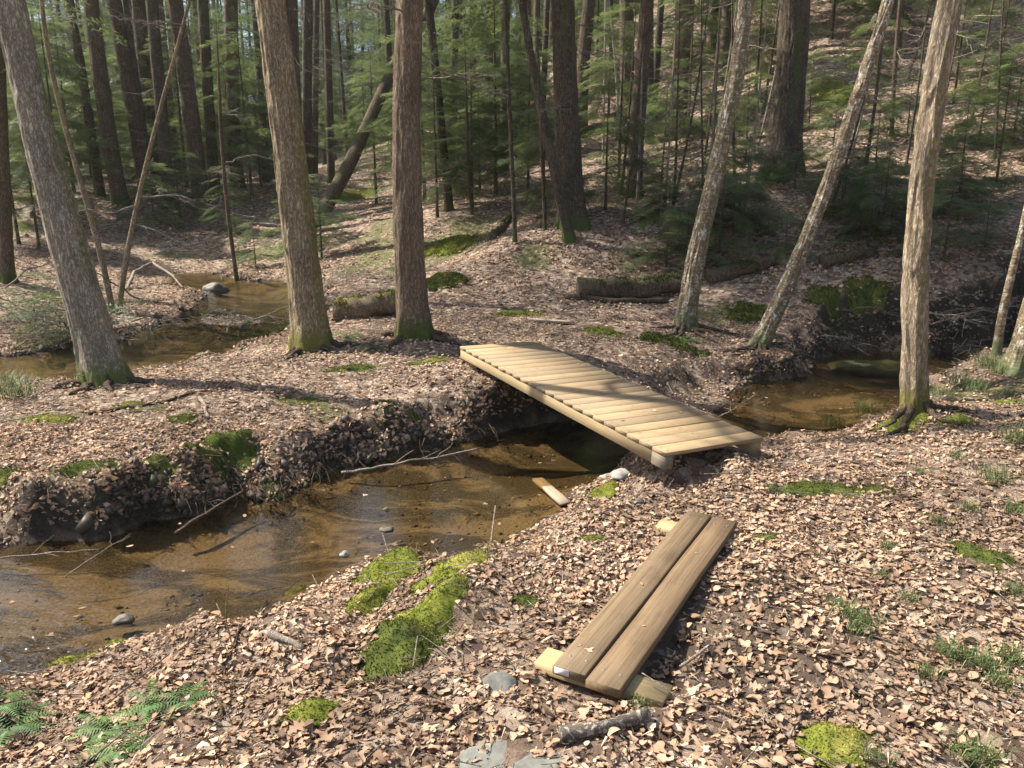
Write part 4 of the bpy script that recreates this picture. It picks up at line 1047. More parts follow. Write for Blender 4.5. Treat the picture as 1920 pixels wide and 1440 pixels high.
def scatter_leaves(n, region, size, lib, seed, tilt=.17, lift=.013, dens=None):
    """region(n, rng) -> x, y"""
    r2 = np.random.default_rng(seed); x, y = region(n, r2)
    d = samp(GD, x, y); mk = np.stack([samp(mask[..., c], x, y) for c in range(3)], -1)
    pr = (d > .03) * (1 - .72 * np.clip(mk[:, 0], 0, 1)) * (1 - .78 * np.clip(mk[:, 1], 0, 1))
    pr = pr * np.clip(.75 + .5 * fbm(x * 1.3, y * 1.3, oct=3, seed=44), .25, 1)
    pr = np.where((d > .03) & (d < .5), np.maximum(pr, .62), pr)
    for (a, b, rx, ry, rot) in moss_keep:
        if b > 15: continue
        c_, s_ = math.cos(rot), math.sin(rot); lx, ly = c_*(x-a) + s_*(y-b), -s_*(x-a) + c_*(y-b)
        pr = pr * np.where((lx/rx)**2 + (ly/ry)**2 + .5*fbm(x*9, y*9, oct=2, seed=3) < .9, .06 if b < 4.3 else .28, 1)
    k = r2.uniform(size=len(x)) < pr; x, y = x[k], y[k]
    # nothing lies on the planks
    for (o_, dv, sv, L2, W2) in ((W0, wd, ws, WL, .295),):
        q = (x - o_[0]) * dv[0] + (y - o_[1]) * dv[1]; s = (x - o_[0]) * sv[0] + (y - o_[1]) * sv[1]
        k = ~((q > -.03) & (q < L2 + .03) & (s > -.01) & (s < W2 + .01)); x, y = x[k], y[k]
    m_ = len(x); z = H(x, y); nn = Hn(x, y)
    nn = nn + r2.normal(0, tilt, (m_, 3)); nn /= np.linalg.norm(nn, axis=1)[:, None]
    az = r2.uniform(0, 6.283, m_); t = np.stack([np.cos(az), np.sin(az), 0 * az], -1)
    t = t - nn * (t * nn).sum(1)[:, None]; t /= np.linalg.norm(t, axis=1)[:, None]; bb = np.cross(nn, t)
    sz = size[0] + (size[1] - size[0]) * r2.beta(1.3, 2.2, m_) * 1.35
    up = r2.uniform(0.0, lift, m_) ** 1.0
    tid = r2.integers(len(lib), size=m_); Vs, Fs, Cs, n0 = [], [], [], 0
    cc = LEAFC[r2.choice(len(LEAFC), m_, p=LEAFP)] * np.clip(r2.normal(1, .16, (m_, 1)), .6, 1.5) * np.clip(.97 + .28 * fbm(x * 1.9, y * 1.9, oct=3, seed=61), .6, 1.25)[:, None]
    for k in range(len(lib)):
        ix = np.nonzero(tid == k)[0]
        if not len(ix): continue
        tv, tf = lib[k]
        v = (tv[None, :, 0, None] * t[ix][:, None] + tv[None, :, 1, None] * bb[ix][:, None] * r2.uniform(.8, 1.15, (len(ix), 1, 1)) + tv[None, :, 2, None] * nn[ix][:, None]) * sz[ix][:, None, None]
        v = v + np.stack([x[ix], y[ix], z[ix] + up[ix]], -1)[:, None]
        Vs.append(v.reshape(-1, 3)); Fs.append((tf[None] + (np.arange(len(ix)) * len(tv))[:, None, None] + n0).reshape(-1, 3)); n0 += len(ix) * len(tv)
        Cs.append((cc[ix][:, None] * np.clip(r2.normal(1, .13, (len(ix), len(tv), 1)), .6, 1.4)).reshape(-1, 3))
    return np.concatenate(Vs), np.concatenate(Fs), np.concatenate(Cs), (x, y)
def wedge(y0, y1, slope=.78, pad=1.3):
    def f(n, r2):
        y = np.sqrt(r2.uniform(y0 * y0, y1 * y1, n)); x = r2.uniform(-1, 1, n) * (y * slope + pad); return x, y
    return f
# ------------------------------------------------------------------ moss cushions
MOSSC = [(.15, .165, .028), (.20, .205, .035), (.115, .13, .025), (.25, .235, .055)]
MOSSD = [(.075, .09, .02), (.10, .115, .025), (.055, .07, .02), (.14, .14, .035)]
def moss(px, py, rx, ry, h, label, rot=0, pal=MOSSC, n=900, seed=0, P=None, tuft=.012, name='moss_cushion'):
    """a lumpy cushion that dips under the litter at its ragged rim, tufts thinning out beyond it"""
    p = G(px, py) if P is None else np.array(P); r2 = np.random.default_rng(seed + 1000); pal = np.array(pal)
    c, s = math.cos(rot), math.sin(rot); ng = 30; rr = np.linspace(0, 1, 14); aa = np.linspace(0, 2*np.pi, ng, endpoint=False)
    ra, ph = np.meshgrid(rr, aa)
    def surf(ra, ph):
        lx, ly = ra * rx * np.cos(ph), ra * ry * np.sin(ph)
        x, y = p[0] + c*lx - s*ly, p[1] + s*lx + c*ly
        k = np.clip(1.05 - ra**1.6 + .55 * fbm(x * 8, y * 8, oct=3, seed=seed), -.6, 1.5)
        return x, y, H(x, y) + np.where(k > 0, h * k ** .8 if np.isscalar(k) else h * np.clip(k, 0, 2) ** .8, .06 * k), k
    x, y, z, k = surf(ra, ph); V_ = np.stack([x, y, z], -1).reshape(-1, 3); m = len(rr)
    i = np.arange(ng)[:, None] * m; j = np.arange(m - 1)[None]; i2 = ((np.arange(ng) + 1) % ng)[:, None] * m
    F_ = np.stack([i + j, i + j + 1, i2 + j + 1, i2 + j], -1).reshape(-1, 4)
    def colour(x, y, q):
        t = np.clip(.5 + .9 * fbm(x * 7, y * 7, oct=3, seed=seed + 3), 0, .999) * len(pal)
        return pal[t.astype(int)] * r2.uniform(.75, 1.25, (len(x), 1))
    C_ = colour(V_[:, 0], V_[:, 1], 0) * .85
    n = int(n * 1.7); a = r2.uniform(0, 2*np.pi, n); q = np.sqrt(r2.uniform(0, 1.7, n))
    tx, ty, tz, k = surf(q, a); keep = (k > 0) | (r2.uniform(size=n) < .35 * np.exp(-np.clip(-k, 0, None) * 4)); tz = np.where(k > 0, tz, H(tx, ty) + .004)
    tx, ty, tz = tx[keep], ty[keep], tz[keep]; n = len(tx)
    B = np.stack([tx, ty, tz - .003], -1); d = r2.normal(0, .55, (n, 3)) + np.array([0, 0, 1.0]); d /= np.linalg.norm(d, axis=1)[:, None]
    sd = np.cross(d, r2.normal(0, 1, (n, 3))); sd /= np.linalg.norm(sd, axis=1)[:, None] + 1e-9
    L = tuft * r2.uniform(.6, 1.5, n)[:, None]
    TV = np.stack([B - sd * L * .28, B + sd * L * .28, B + d * L], 1).reshape(-1, 3); TC = np.repeat(colour(tx, ty, q), 3, 0)
    root = empty(name, p)
    mesh_obj('cushion', rel(np.concatenate([V_, TV]), p), [F_, np.arange(len(TV)).reshape(-1, 3) + len(V_)], M['moss'], root, smooth=True, vcol=np.concatenate([C_, TC]))
    tag(root, label, 'moss', 'moss cushions'); moss_keep.append((p[0], p[1], rx * .95, ry * .95, rot))
    return root
ML = [  # photo x, y, radii across and along, height, rotation, palette, label
 (728,1075,.20,.17,.05,.3,0,'bright yellow-green moss hump left of the two at the stream edge'),
 (696,1125,.08,.22,.03,-.3,0,'narrow moss strip running down from the left moss hump'),
 (840,1072,.20,.17,.06,0,0,'bright moss hump heading the long mossy ridge by the stream'),
 (805,1135,.18,.26,.06,-.25,0,'middle of the long mossy ridge in the foreground'),
 (752,1212,.15,.22,.05,-.35,1,'dark green lower end of the long mossy ridge'),
 (1568,1400,.14,.11,.035,0,0,'round green moss cushion at the bottom edge, right'),
 (590,1332,.10,.09,.03,0,0,'small green moss cushion in the leaves, bottom left of centre'),
 (1842,1040,.10,.15,.02,.5,1,'olive moss patch among leaves at the right'),
 (1130,928,.11,.10,.03,0,0,'yellow moss patch beside the pale stones by the footbridge'),
 (1560,920,.30,.09,.012,0,1,'flat moss strip on the near bank right of the footbridge'),
 (1435,1010,.08,.05,.01,0,1,'faint moss spot right of the boardwalk'),
 (985,1130,.07,.05,.015,0,1,'tiny moss spot between the mossy ridge and the boardwalk'),
 (1110,1012,.09,.05,.02,.4,1,'small moss spot left of the boardwalk far end'),
 (555,1108,.06,.05,.02,0,0,'yellow moss tip at the near waterline'), (145,1236,.10,.07,.025,.3,0,'yellow-green moss at the waterline, bottom left'), (217,1208,.05,.04,.02,0,0,'tiny bright moss at the near waterline'),
 (730,758,.12,.08,.05,0,1,'dark green moss knob on the far bank under the pine'), (775,782,.10,.06,.04,0,1,'moss lip hanging over the far bank'),
 (390,855,.22,.10,.05,.2,1,'large moss overhang on the far bank above the dark hollow'), (300,878,.12,.08,.04,0,1,'moss lump at the left of the dark hollow'),
 (165,880,.2,.12,.05,0,1,'dark moss lump on the far bank, left'), (0,905,.2,.12,.05,0,1,'mossy bank edge at the left picture edge'),
 (440,850,.22,.16,.04,0,1,'moss beside the large overhang'), (505,925,.12,.08,.04,0,1,'moss tuft on the bank nose by the sand'), (570,755,.20,.10,.02,0,1,'thin moss patch in mid far bank'),
 (240,762,.12,.07,.03,0,0,'bright green moss patch under the long dark stick'), (90,785,.22,.12,.02,0,0,'yellowish moss patch left of the long dark stick'), (340,785,.18,.09,.02,0,1,'moss below the long dark stick'),
 (660,690,.22,.12,.03,0,1,'green moss left of the footbridge far end'), (805,678,.20,.10,.02,0,0,'yellow moss near the footbridge far end'), (500,630,.5,.16,.05,.5,0,'bright mossy lip of the rear stream bend'),
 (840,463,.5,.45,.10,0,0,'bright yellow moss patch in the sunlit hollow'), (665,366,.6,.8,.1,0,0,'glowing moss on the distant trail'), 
 (1130,627,.26,.18,.06,0,0,'moss cushion beyond the footbridge'), (975,592,.3,.16,.03,0,0,'pale moss behind the loose board'),
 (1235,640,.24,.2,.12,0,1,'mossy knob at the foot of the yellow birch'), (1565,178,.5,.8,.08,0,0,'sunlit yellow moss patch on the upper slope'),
 (1545,560,.25,.2,.05,0,1,'moss on the dark far bank right of the crooked birch'), (1620,552,.3,.2,.05,0,1,'dark moss behind the slender pale tree'), (1400,590,.3,.25,.08,0,1,'moss between the two birches'),
 (1700,785,.22,.14,.03,0,0,'yellow moss at the foot of the slender pale tree'), (1790,790,.14,.1,.03,0,1,'moss right of the slender pale tree'), (825,530,.4,.3,.1,0,1,'moss hump behind the pine'), (1895,755,.12,.1,.03,0,0,'moss spot at the right edge'),
 (1300,660,.2,.16,.06,0,1,'shaded moss under the yellow birch'),
]
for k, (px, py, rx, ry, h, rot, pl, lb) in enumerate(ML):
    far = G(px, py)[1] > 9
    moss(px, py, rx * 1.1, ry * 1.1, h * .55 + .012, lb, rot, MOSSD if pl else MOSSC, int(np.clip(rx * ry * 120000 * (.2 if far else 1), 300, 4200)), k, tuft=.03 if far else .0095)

# ------------------------------------------------------------------ stones
def stone(px, py, rx, ry, rz_, mat, label, seed, sink=.3, rot=0, name='stone', P=None, flat=False):
    p = (G(px, py) if P is None else np.array(P)).copy()
    bm = __import__('bmesh').new(); __import__('bmesh').ops.create_icosphere(bm, subdivisions=3, radius=1)
    v = np.array([q.co[:] for q in bm.verts]); f = np.array([[q.index for q in t.verts] for t in bm.faces]); bm.free()
    r = 1 + .28 * fbm(v[:, 0]*1.3 + seed*3.1, v[:, 1]*1.3, v[:, 2]*1.3, 3, seed)
    v = v * r[:, None]
    if flat: v[:, 2] = np.clip(v[:, 2], -1, .35) + .05 * fbm(v[:, 0]*4, v[:, 1]*4, oct=2, seed=seed)
    v = v * np.array([rx, ry, rz_]); c, s = math.cos(rot), math.sin(rot)
    v = np.stack([c*v[:, 0] - s*v[:, 1], s*v[:, 0] + c*v[:, 1], v[:, 2] - sink * rz_], -1)
    o = mesh_obj(name, v, f, mat, smooth=True); o.location = p; tag(o, label, 'stone'); moss_keep.append((p[0], p[1], .62 * rx, .62 * ry, rot))
    return o
stone(955,1412,.15,.10,.045,M['stone'],'flat grey flagstone bare among the leaves at the bottom edge',1,.45,.3,flat=True)
stone(1010,1436,.10,.06,.04,M['stone'],'small grey stone edge below the flat flagstone',6,.1,.3,flat=True)
stone(940,1283,.065,.075,.04,M['stone'],'half-buried rounded grey stone left of the boardwalk',2,.1)
stone(1175,889,.13,.08,.045,M['pale_stone'],'pale grey stone beside the footbridge near corner',3,.1,.4)
stone(1140,897,.07,.05,.05,M['pale_stone'],'smaller pale stone at the water beside the footbridge',4,.1,.2)
stone(1185,942,.09,.03,.025,M['stone'],'long flat grey stone beside yellow moss',5,.1,.1)
stone(402,541,.22,.15,.12,M['dark_stone'],'dark wet rock at the head of the rear riffle',7,.0,P=atr(402,543))
stone(0,0,.55,.35,.12,M['green_stone'],'algae-green boulder under water at right',8,.0,.2,P=atz(1625,693,ZW-.10))
stone(0,0,.05,.03,.02,M['pale_stone'],'white pebble at the water edge under the far bank',9,.0,P=atz(1002,793,ZW+.01))
stone(0,0,.03,.025,.02,M['pale_stone'],'pale pebble in the shallow sand near the moss hump',10,.0,P=atz(646,1040,ZW+.005))
stone(0,0,.05,.03,.02,M['dark_stone'],'dark pebble in the shallows near the moss humps',11,.0,P=atz(725,993,ZW+.0))
stone(0,0,.05,.03,.03,M['dark_stone'],'wet stone in the shallows, bottom left',12,.0,.3,P=atz(232,1163,ZW+.0))
# gravel of the stream bed
r2 = np.random.default_rng(5); nG = 7000
gxs, gys = [], []
while len(gxs) < nG:
    k = r2.integers(2); pl = POLY[0]; x, y = r2.uniform(-4, 5), r2.uniform(3.2, 9.5)
    gxs.append(x); gys.append(y)
gxs, gys = np.array(gxs), np.array(gys)
nb = 4200
bx_, by_ = r2.uniform(BAR[:, 0].min() - .3, BAR[:, 0].max() + .3, nb), r2.uniform(BAR[:, 1].min() - .3, BAR[:, 1].max() + .3, nb)
gxs, gys = np.concatenate([gxs, bx_]), np.concatenate([gys, by_])
gd = samp(GD, gxs, gys); k = (gd < 0) & ((fbm(gxs * 1.5, gys * 1.5, oct=2, seed=8) > -.05) | (np.arange(len(gxs)) >= nG)); gxs, gys = gxs[k], gys[k]
OCT = np.array([(1,0,0),(-1,0,0),(0,1,0),(0,-1,0),(0,0,1),(0,0,-1)], float); OF = np.array([(0,2,4),(2,1,4),(1,3,4),(3,0,4),(2,0,5),(1,2,5),(3,1,5),(0,3,5)])
ms_ = len(gxs); sz = r2.gamma(2.0, .0032, ms_) + .003; sz = np.where(gys > 10, sz * .9, sz)
v = OCT[None] * (sz[:, None, None] * np.stack([r2.uniform(.8, 1.5, ms_), r2.uniform(.7, 1.2, ms_), r2.uniform(.4, .8, ms_)], -1)[:, None]) + r2.normal(0, 1, (ms_, 6, 3)) * sz[:, None, None] * .18
v = v + np.stack([gxs, gys, H(gxs, gys) + sz * .25], -1)[:, None]
gc = np.array([(.13, .09, .04), (.22, .16, .08), (.06, .045, .025), (.30, .24, .15), (.04, .03, .02)])[r2.integers(5, size=ms_)] * r2.uniform(.7, 1.2, (ms_, 1))
M['pebble'] = vc_mat('pebbles', .0, .5)
gr = mesh_obj('streambed_gravel', v.reshape(-1, 3), (OF[None] + (np.arange(ms_) * 6)[:, None, None]).reshape(-1, 3), M['pebble'], smooth=True, vcol=np.repeat(gc, 6, 0))
tag(gr, 'brown pebbles and gravel on the bed of the stream', 'gravel', kind='stuff')

# ------------------------------------------------------------------ logs, sticks, roots
def on_ground(pts, lift=0.0):
    return [G(a, b) + np.array([0, 0, lift]) for a, b in pts]
def stick(pts, r0, r1, mat, label, lift=.01, n=8, amp=.03, seed=0, name='stick', side=0, cat='stick', raw=None):
    Pg = np.array(on_ground(pts) if raw is None else raw)
    P_ = np.concatenate([wiggle(Pg[k], Pg[k+1], 9, amp, seed + k)[(0 if k == 0 else 1):] for k in range(len(Pg) - 1)])
    if raw is None: P_[:, 2] = np.maximum(P_[:, 2], H(P_[:, 0], P_[:, 1])) + lift
    parts = [tube(P_, np.linspace(r0, r1, len(P_)), n, bump=.18, seed=seed)]
    r3 = np.random.default_rng(seed + 5)
    for k in range(side):
        b = P_[int(r3.integers(2, len(P_) - 1))]; d = unit(unit(P_[-1] - P_[0]) + r3.normal(0, .7, 3) + np.array([0, 0, .25])); l2 = np.linalg.norm(P_[-1] - P_[0]) * r3.uniform(.12, .3)
        parts.append(tube(wiggle(b, b + d * l2, 5, .1, seed + k), np.linspace((r0 + r1) * .28, r1 * .3, 5), 4, cap=False))
    v, f = join(parts); c = P_.mean(0); c[2] = P_[:, 2].min() - r0
    o = mesh_obj(name, rel(v, c), f, M[mat], smooth=True, vcol=np.zeros((len(v), 3))); o.location = c
    return tag(o, label, cat)
M['log_bark'] = bark('grey_log_bark', [(.3, (.08, .066, .052)), (.5, (.18, .155, .125)), (.7, (.36, .33, .28))], (.42, .40, .35), .62, zs=1.0, fine=30)
stick([(1050,1392),(1130,1378),(1214,1352)], .024, .020, 'log_bark', 'short grey-barked birch log lying at the bottom, below the boardwalk', .032, 16, .03, 3, 'small_log', cat='log')
stick([(165,778),(300,757),(440,727)], .016, .007, 'root', 'long dark stick lying on the far bank leaves', .012, 6, .04, 4, side=4)
stick([(374,748),(392,785)], .018, .015, 'dead', 'short pale stick end below the long dark stick', .012, 8, .03, 5)
stick([(418,1350),(415,1270),(440,1215),(500,1130)], .006, .008, 'root', 'long thin dark branch trailing down the near bank, left', .008, 5, .04, 6, side=4)
stick([(500,1190),(570,1222)], .02, .014, 'dead', 'pale bark-stripped stick in bright leaves on the near bank', .01, 8, .04, 7)
stick([(690,1276),(800,1300)], .010, .006, 'root', 'brown stick under the mossy ridge', .012, 6, .04, 8, side=2)
stick([(1275,1262),(1330,1222)], .008, .006, 'dead', 'thin stick beside the right side of the boardwalk', .03, 6, .03, 9)
stick([(1330,1330),(1420,1370)], .007, .005, 'root', 'thin dark stick on the mud below the boardwalk', .01, 5, .05, 10, side=2)
stick([(1500,1300),(1492,1375)], .006, .005, 'twig', 'grey twig above the round moss cushion', .015, 5, .06, 11, side=2)
stick([(1060,560),(1150,568),(1248,567)], .055, .04, 'root', 'thin brown log lying in front of the mossy logs', .03, 10, .02, 12, name='log', cat='log')
stick([(1860,1190),(1925,1200)], .008, .007, 'root', 'brown stick at the right edge', .012, 5, .04, 13)
stick([(0,0)], .006, .004, 'dead', 'pale twig poking out of the water beside the sand spit', raw=[atz(1345,783,ZW+.02), atz(1375,768,ZW+.09), atz(1418,738,ZW+.12)], seed=14, n=5, side=3)
stick([(0,0)], .014, .010, 'root', 'short black stick lying on the sand spit', raw=[atz(1363,742,ZW+.04), atz(1388,716,ZW+.06)], seed=15, n=6)
stick([(0,0)], .012, .006, 'dead', 'bare branch lying along the waterline under the far bank', raw=[atz(640,886,ZW+.03), atz(730,872,ZW+.05), atz(820,858,ZW+.05), atz(900,840,ZW+.06)], seed=16, n=6, side=5)
stick([(0,0)], .016, .008, 'root', 'black stick jutting into the water from the bank nose', raw=[atz(330,1000,ZW), atz(395,958,ZW+.06), atz(455,922,ZW+.12)], seed=17, n=6, side=2)
stick([(0,0)], .004, .002, 'dead', 'thin pale branch over the water at lower left', raw=[atz(120,1082,ZW+.0), atz(190,1035,ZW+.10), atz(245,1000,ZW+.12)], seed=18, n=4, side=4)
stick([(0,0)], .005, .003, 'dead', 'thin branch lying across the water, far left', raw=[atz(-20,1048,ZW+.03), atz(100,1035,ZW+.06), atz(185,1030,ZW+.05)], seed=19, n=4, side=3)
stick([(0,0)], .004, .002, 'root', 'dark twig pile at the near waterline', raw=[atz(440,1122,ZW+.01), atz(490,1108,ZW+.04), atz(535,1100,ZW+.03)], seed=20, n=4, side=9)
stick([(0,0)], .035, .018, 'dead', 'arching bleached branch over the left stream bank', raw=[G(236,545), G(255,530) + np.array([0,0,.22]), G(290,528) + np.array([0,0,.38]), G(325,540) + np.array([0,0,.25]), atr(345,548) + np.array([0, 0, .08])], seed=21, n=8, side=2)
# mossy logs
def mossy_log(A, Bp, r0, r1, label, seed, mat='hemlock', mossn=1500, pal=MOSSD):
    A, Bp = np.array(A), np.array(Bp); P_ = wiggle(A, Bp, 14, .03, seed)
    root = fallen('mossy_log', P_, np.linspace(r0, r1, 14), mat, label, 'log', 18, .2, seed, moss=.5)
    base = np.array(root.location); r3 = np.random.default_rng(seed); t = r3.uniform(0, 1, mossn)
    ctr = np.stack([np.interp(t, np.linspace(0, 1, 14), P_[:, i]) for i in range(3)], -1); rr = np.interp(t, [0, 1], [r0, r1])
    ax_ = unit(Bp - A); sd = unit(np.cross(ax_, [0, 0, 1])); a = r3.normal(0, .75, mossn)
    nrm = np.cos(a)[:, None] * np.array([0, 0, 1]) + np.sin(a)[:, None] * sd
    gate = fbm(ctr[:, 0] * 2.2, ctr[:, 1] * 2.2 + a, oct=3, seed=seed) > -.02; ctr, rr, nrm = ctr[gate], rr[gate], nrm[gate]; mossn = len(ctr)
    B_ = ctr + nrm * rr[:, None] * .98; d = nrm + r3.normal(0, .5, (mossn, 3)); d /= np.linalg.norm(d, axis=1)[:, None]
    s2 = np.cross(d, r3.normal(0, 1, (mossn, 3))); s2 /= np.linalg.norm(s2, axis=1)[:, None]; Lt = .045 * r3.uniform(.5, 1.4, mossn)[:, None]
    TV = np.stack([B_ - s2 * Lt * .35, B_ + s2 * Lt * .35, B_ + d * Lt], 1).reshape(-1, 3)
    mo_ = mesh_obj('moss', rel(TV, base), np.arange(len(TV)).reshape(-1, 3), M['moss'], root, vcol=np.repeat(np.array(pal)[r3.integers(len(pal), size=mossn)] * r3.uniform(.6, 1.3, (mossn, 1)), 3, 0)); mo_['kind'] = 'stuff'
    return root
g = lambda a, b, dz: G(a, b) + np.array([0, 0, dz])
mossy_log(g(632, 600, .12), g(765, 588, .20), .19, .15, 'thick rotting mossy log lying left of the red-brown pine', 31, 'pine', 900, MOSSC)
mossy_log(g(1083, 560, .14), g(1290, 545, .10), .19, .13, 'large moss-covered log at the foot of the shaded slope', 32)
mossy_log(g(1325, 528, .06), g(1455, 498, .10), .13, .08, 'second moss-covered log, right of the yellow birch', 33)
mossy_log(g(1540, 500, .06), g(1640, 478, .05), .11, .06, 'short dark mossy log behind the crooked birch', 34, mossn=500)
mossy_log(g(925, 448, .05), g(960, 410, .10), .09, .06, 'short dark log end beside the thin sapling on the slope', 35, 'hemlock', 100)
# exposed roots of the birches and bank roots
def roots(tree, n, spread, seed, down=.5, az0=0, az1=6.28, r=.03):
    root, ax, rd, foot = tree; r3 = np.random.default_rng(seed)
    for k in range(n):
        az = az0 + (az1 - az0) * (k + r3.uniform(.2, .8)) / n; L = spread * r3.uniform(.6, 1.1)
        d = np.array([math.cos(az), math.sin(az), 0]); p0 = foot + d * rd(.1) * .8 + np.array([0, 0, .08]); p3 = foot + d * L
        zt = float(H(p3[0], p3[1])); p3[2] = zt + .0 if zt > ZW else ZW - .02
        P_ = wiggle(p0, p3, 9, .10, seed + k); gz = np.maximum(H(P_[:, 0], P_[:, 1]), ZW - .05); P_[1:, 2] = np.maximum(P_[1:, 2] * .3 + gz[1:] * .7, gz[1:] - .005) + .012
        v, f = tube(P_, np.linspace(r, r * .25, 9), 7, bump=.2, seed=k); mesh_obj('root', rel(v, foot), f, M['root'], root, smooth=True, vcol=np.zeros((len(v), 3)))
roots(T['birch2'], 8, .75, 41, az0=3.4, az1=6.6, r=.035); roots(T['birch1'], 6, .7, 42, az0=3.2, az1=6.4, r=.035)
roots(T['ash4'], 4, .6, 43, az0=3.0, az1=6.2, r=.03); roots(T['pine'], 5, .7, 44, r=.05); roots(T['ash1'], 4, .6, 45, az0=3.4, az1=6.4, r=.05); roots(T['ash2'], 4, .6, 46, az0=3.4, az1=6.4, r=.05)
# fine roots and twigs hanging from the undercut banks
r3 = np.random.default_rng(8); parts = []
bankpx = [(a, b) for a, b, w_ in main[43:78] if w_ == SH] + [(a, b) for a, b, w_ in rear if w_ == SH]
for k in range(480):
    a, b = bankpx[int(r3.integers(len(bankpx)))]; p = atz(a + r3.normal(0, 22), b + r3.normal(0, 3), ZW)
    top = p + np.array([r3.normal(0, .05), r3.uniform(.0, .12), 0]); top[2] = max(float(H(top[0], top[1])), ZW + .12) + .01
    bot = p + np.array([r3.normal(0, .1), -r3.uniform(.0, .16), r3.uniform(-.02, .12)])
    parts.append(tube(wiggle(top, bot, 5, .25, k, sag=.03), np.linspace(r3.uniform(.002, .008), .001, 5), 3, cap=False))
v, f = join(parts); o = mesh_obj('bank_rootlets', v, f, M['root']); tag(o, 'fine rootlets hanging from the undercut stream banks', 'rootlets', kind='stuff')

# ------------------------------------------------------------------ ferns, sedge and grass tufts
def fern_mesh(seed, nf=9):
    r3 = np.random.default_rng(seed); Tt, Cc = [], []
    for k in range(nf):
        az = 6.283 * k / nf + r3.uniform(-.3, .3); L = r3.uniform(.16, .26); el = r3.uniform(.35, .75)
        d = np.array([math.cos(az), math.sin(az)]); col_ = np.array([(.08, .15, .04), (.10, .175, .045), (.07, .125, .04)][int(r3.integers(3))]); s = np.array([-d[1], d[0], 0])
        npn = 15
        for j in range(npn):
            t = (j + 1) / npn; r = L * t * math.cos(el * (1 - .3 * t)); z = L * (math.sin(el) * t - .55 * t * t)
            p = np.array([d[0]*r, d[1]*r, z]); wl = .055 * math.sin(math.pi * min(1, t * .85 + .12))**.8 * (1 - .5 * t); fw = np.array([d[0], d[1], -.1])
            for sg in (-1, 1):
                e = p + s * sg * wl + fw * wl * .35 + np.array([0, 0, -wl * .15])
                Tt.append([p - fw * .0045, p + fw * .0055, e]); Cc.append(col_ * r3.uniform(.8, 1.25))
    Tt = np.array(Tt).reshape(-1, 3); return mesh_data('fronds', Tt, np.arange(len(Tt)).reshape(-1, 3), M['blade'], vcol=np.repeat(np.array(Cc), 3, 0))
FERN = [fern_mesh(k, 9 + k) for k in range(3)]
def tuft_mesh(seed, n, h, spread, pal):
    r3 = np.random.default_rng(seed); Vv, Ff, Cc = [], [], []
    for k in range(n):
        az = r3.uniform(0, 6.283); b = np.array([r3.normal(0, spread * .35), r3.normal(0, spread * .35), 0]); L = h * r3.uniform(.5, 1.2); d = np.array([math.cos(az), math.sin(az), 0]); s = np.array([-d[1], d[0], 0]) * .0022
        m_ = b + d * L * .25 + np.array([0, 0, L * .65]); e = b + d * L * .8 + np.array([0, 0, L * .75]); i = len(Vv)
        Vv += [b - s, b + s, m_ + s, m_ - s, e]; Ff += [(i, i+1, i+2), (i, i+2, i+3), (i+3, i+2, i+4)]; Cc += [np.array(pal[int(r3.integers(len(pal)))]) * r3.uniform(.8, 1.25)] * 5
    return mesh_data('blades', np.array(Vv), np.array(Ff), M['blade'], vcol=np.array(Cc))
GP = [(.08, .13, .035), (.10, .15, .045), (.07, .11, .03), (.20, .19, .09)]
TUFT = [tuft_mesh(k, 70, .09, .12, GP) for k in range(3)] + [tuft_mesh(9, 110, .17, .2, GP)]
def plant(px, py, meshes, k, s, label, name, cat, group, part):
    p = G(px, py) + np.array([0, 0, .012]); o = empty(name, p, k * 1.9); s = s * (.95 if cat == 'grass' else 1.1); o.scale = (s, s, s); tag(o, label, cat, group); put(bpy.data.objects.new(part, meshes[k % len(meshes)]), o)
for k, (px, py, s, lb) in enumerate([(285,1328,.7,'green fern left of two, bottom left'), (345,1322,.7,'green fern right of two, below the moss, bottom left'), (205,1375,.8,'bright green fern sprig near the bottom left corner'), (228,1415,.7,'lower fern sprig near the bottom left corner'),
      (22,1372,.8,'fern at the left edge of the foreground'), (0,1330,.7,'small dark fern at the left edge'), (655,632,1.3,'green fern behind the pine, left'), (700,655,1.1,'small fern at the left foot of the pine'), (1290,640,1.2,'fern hanging below the yellow birch')]):
    plant(px, py, FERN, k, s, lb, 'fern', 'fern', 'ferns on the banks', 'frond')
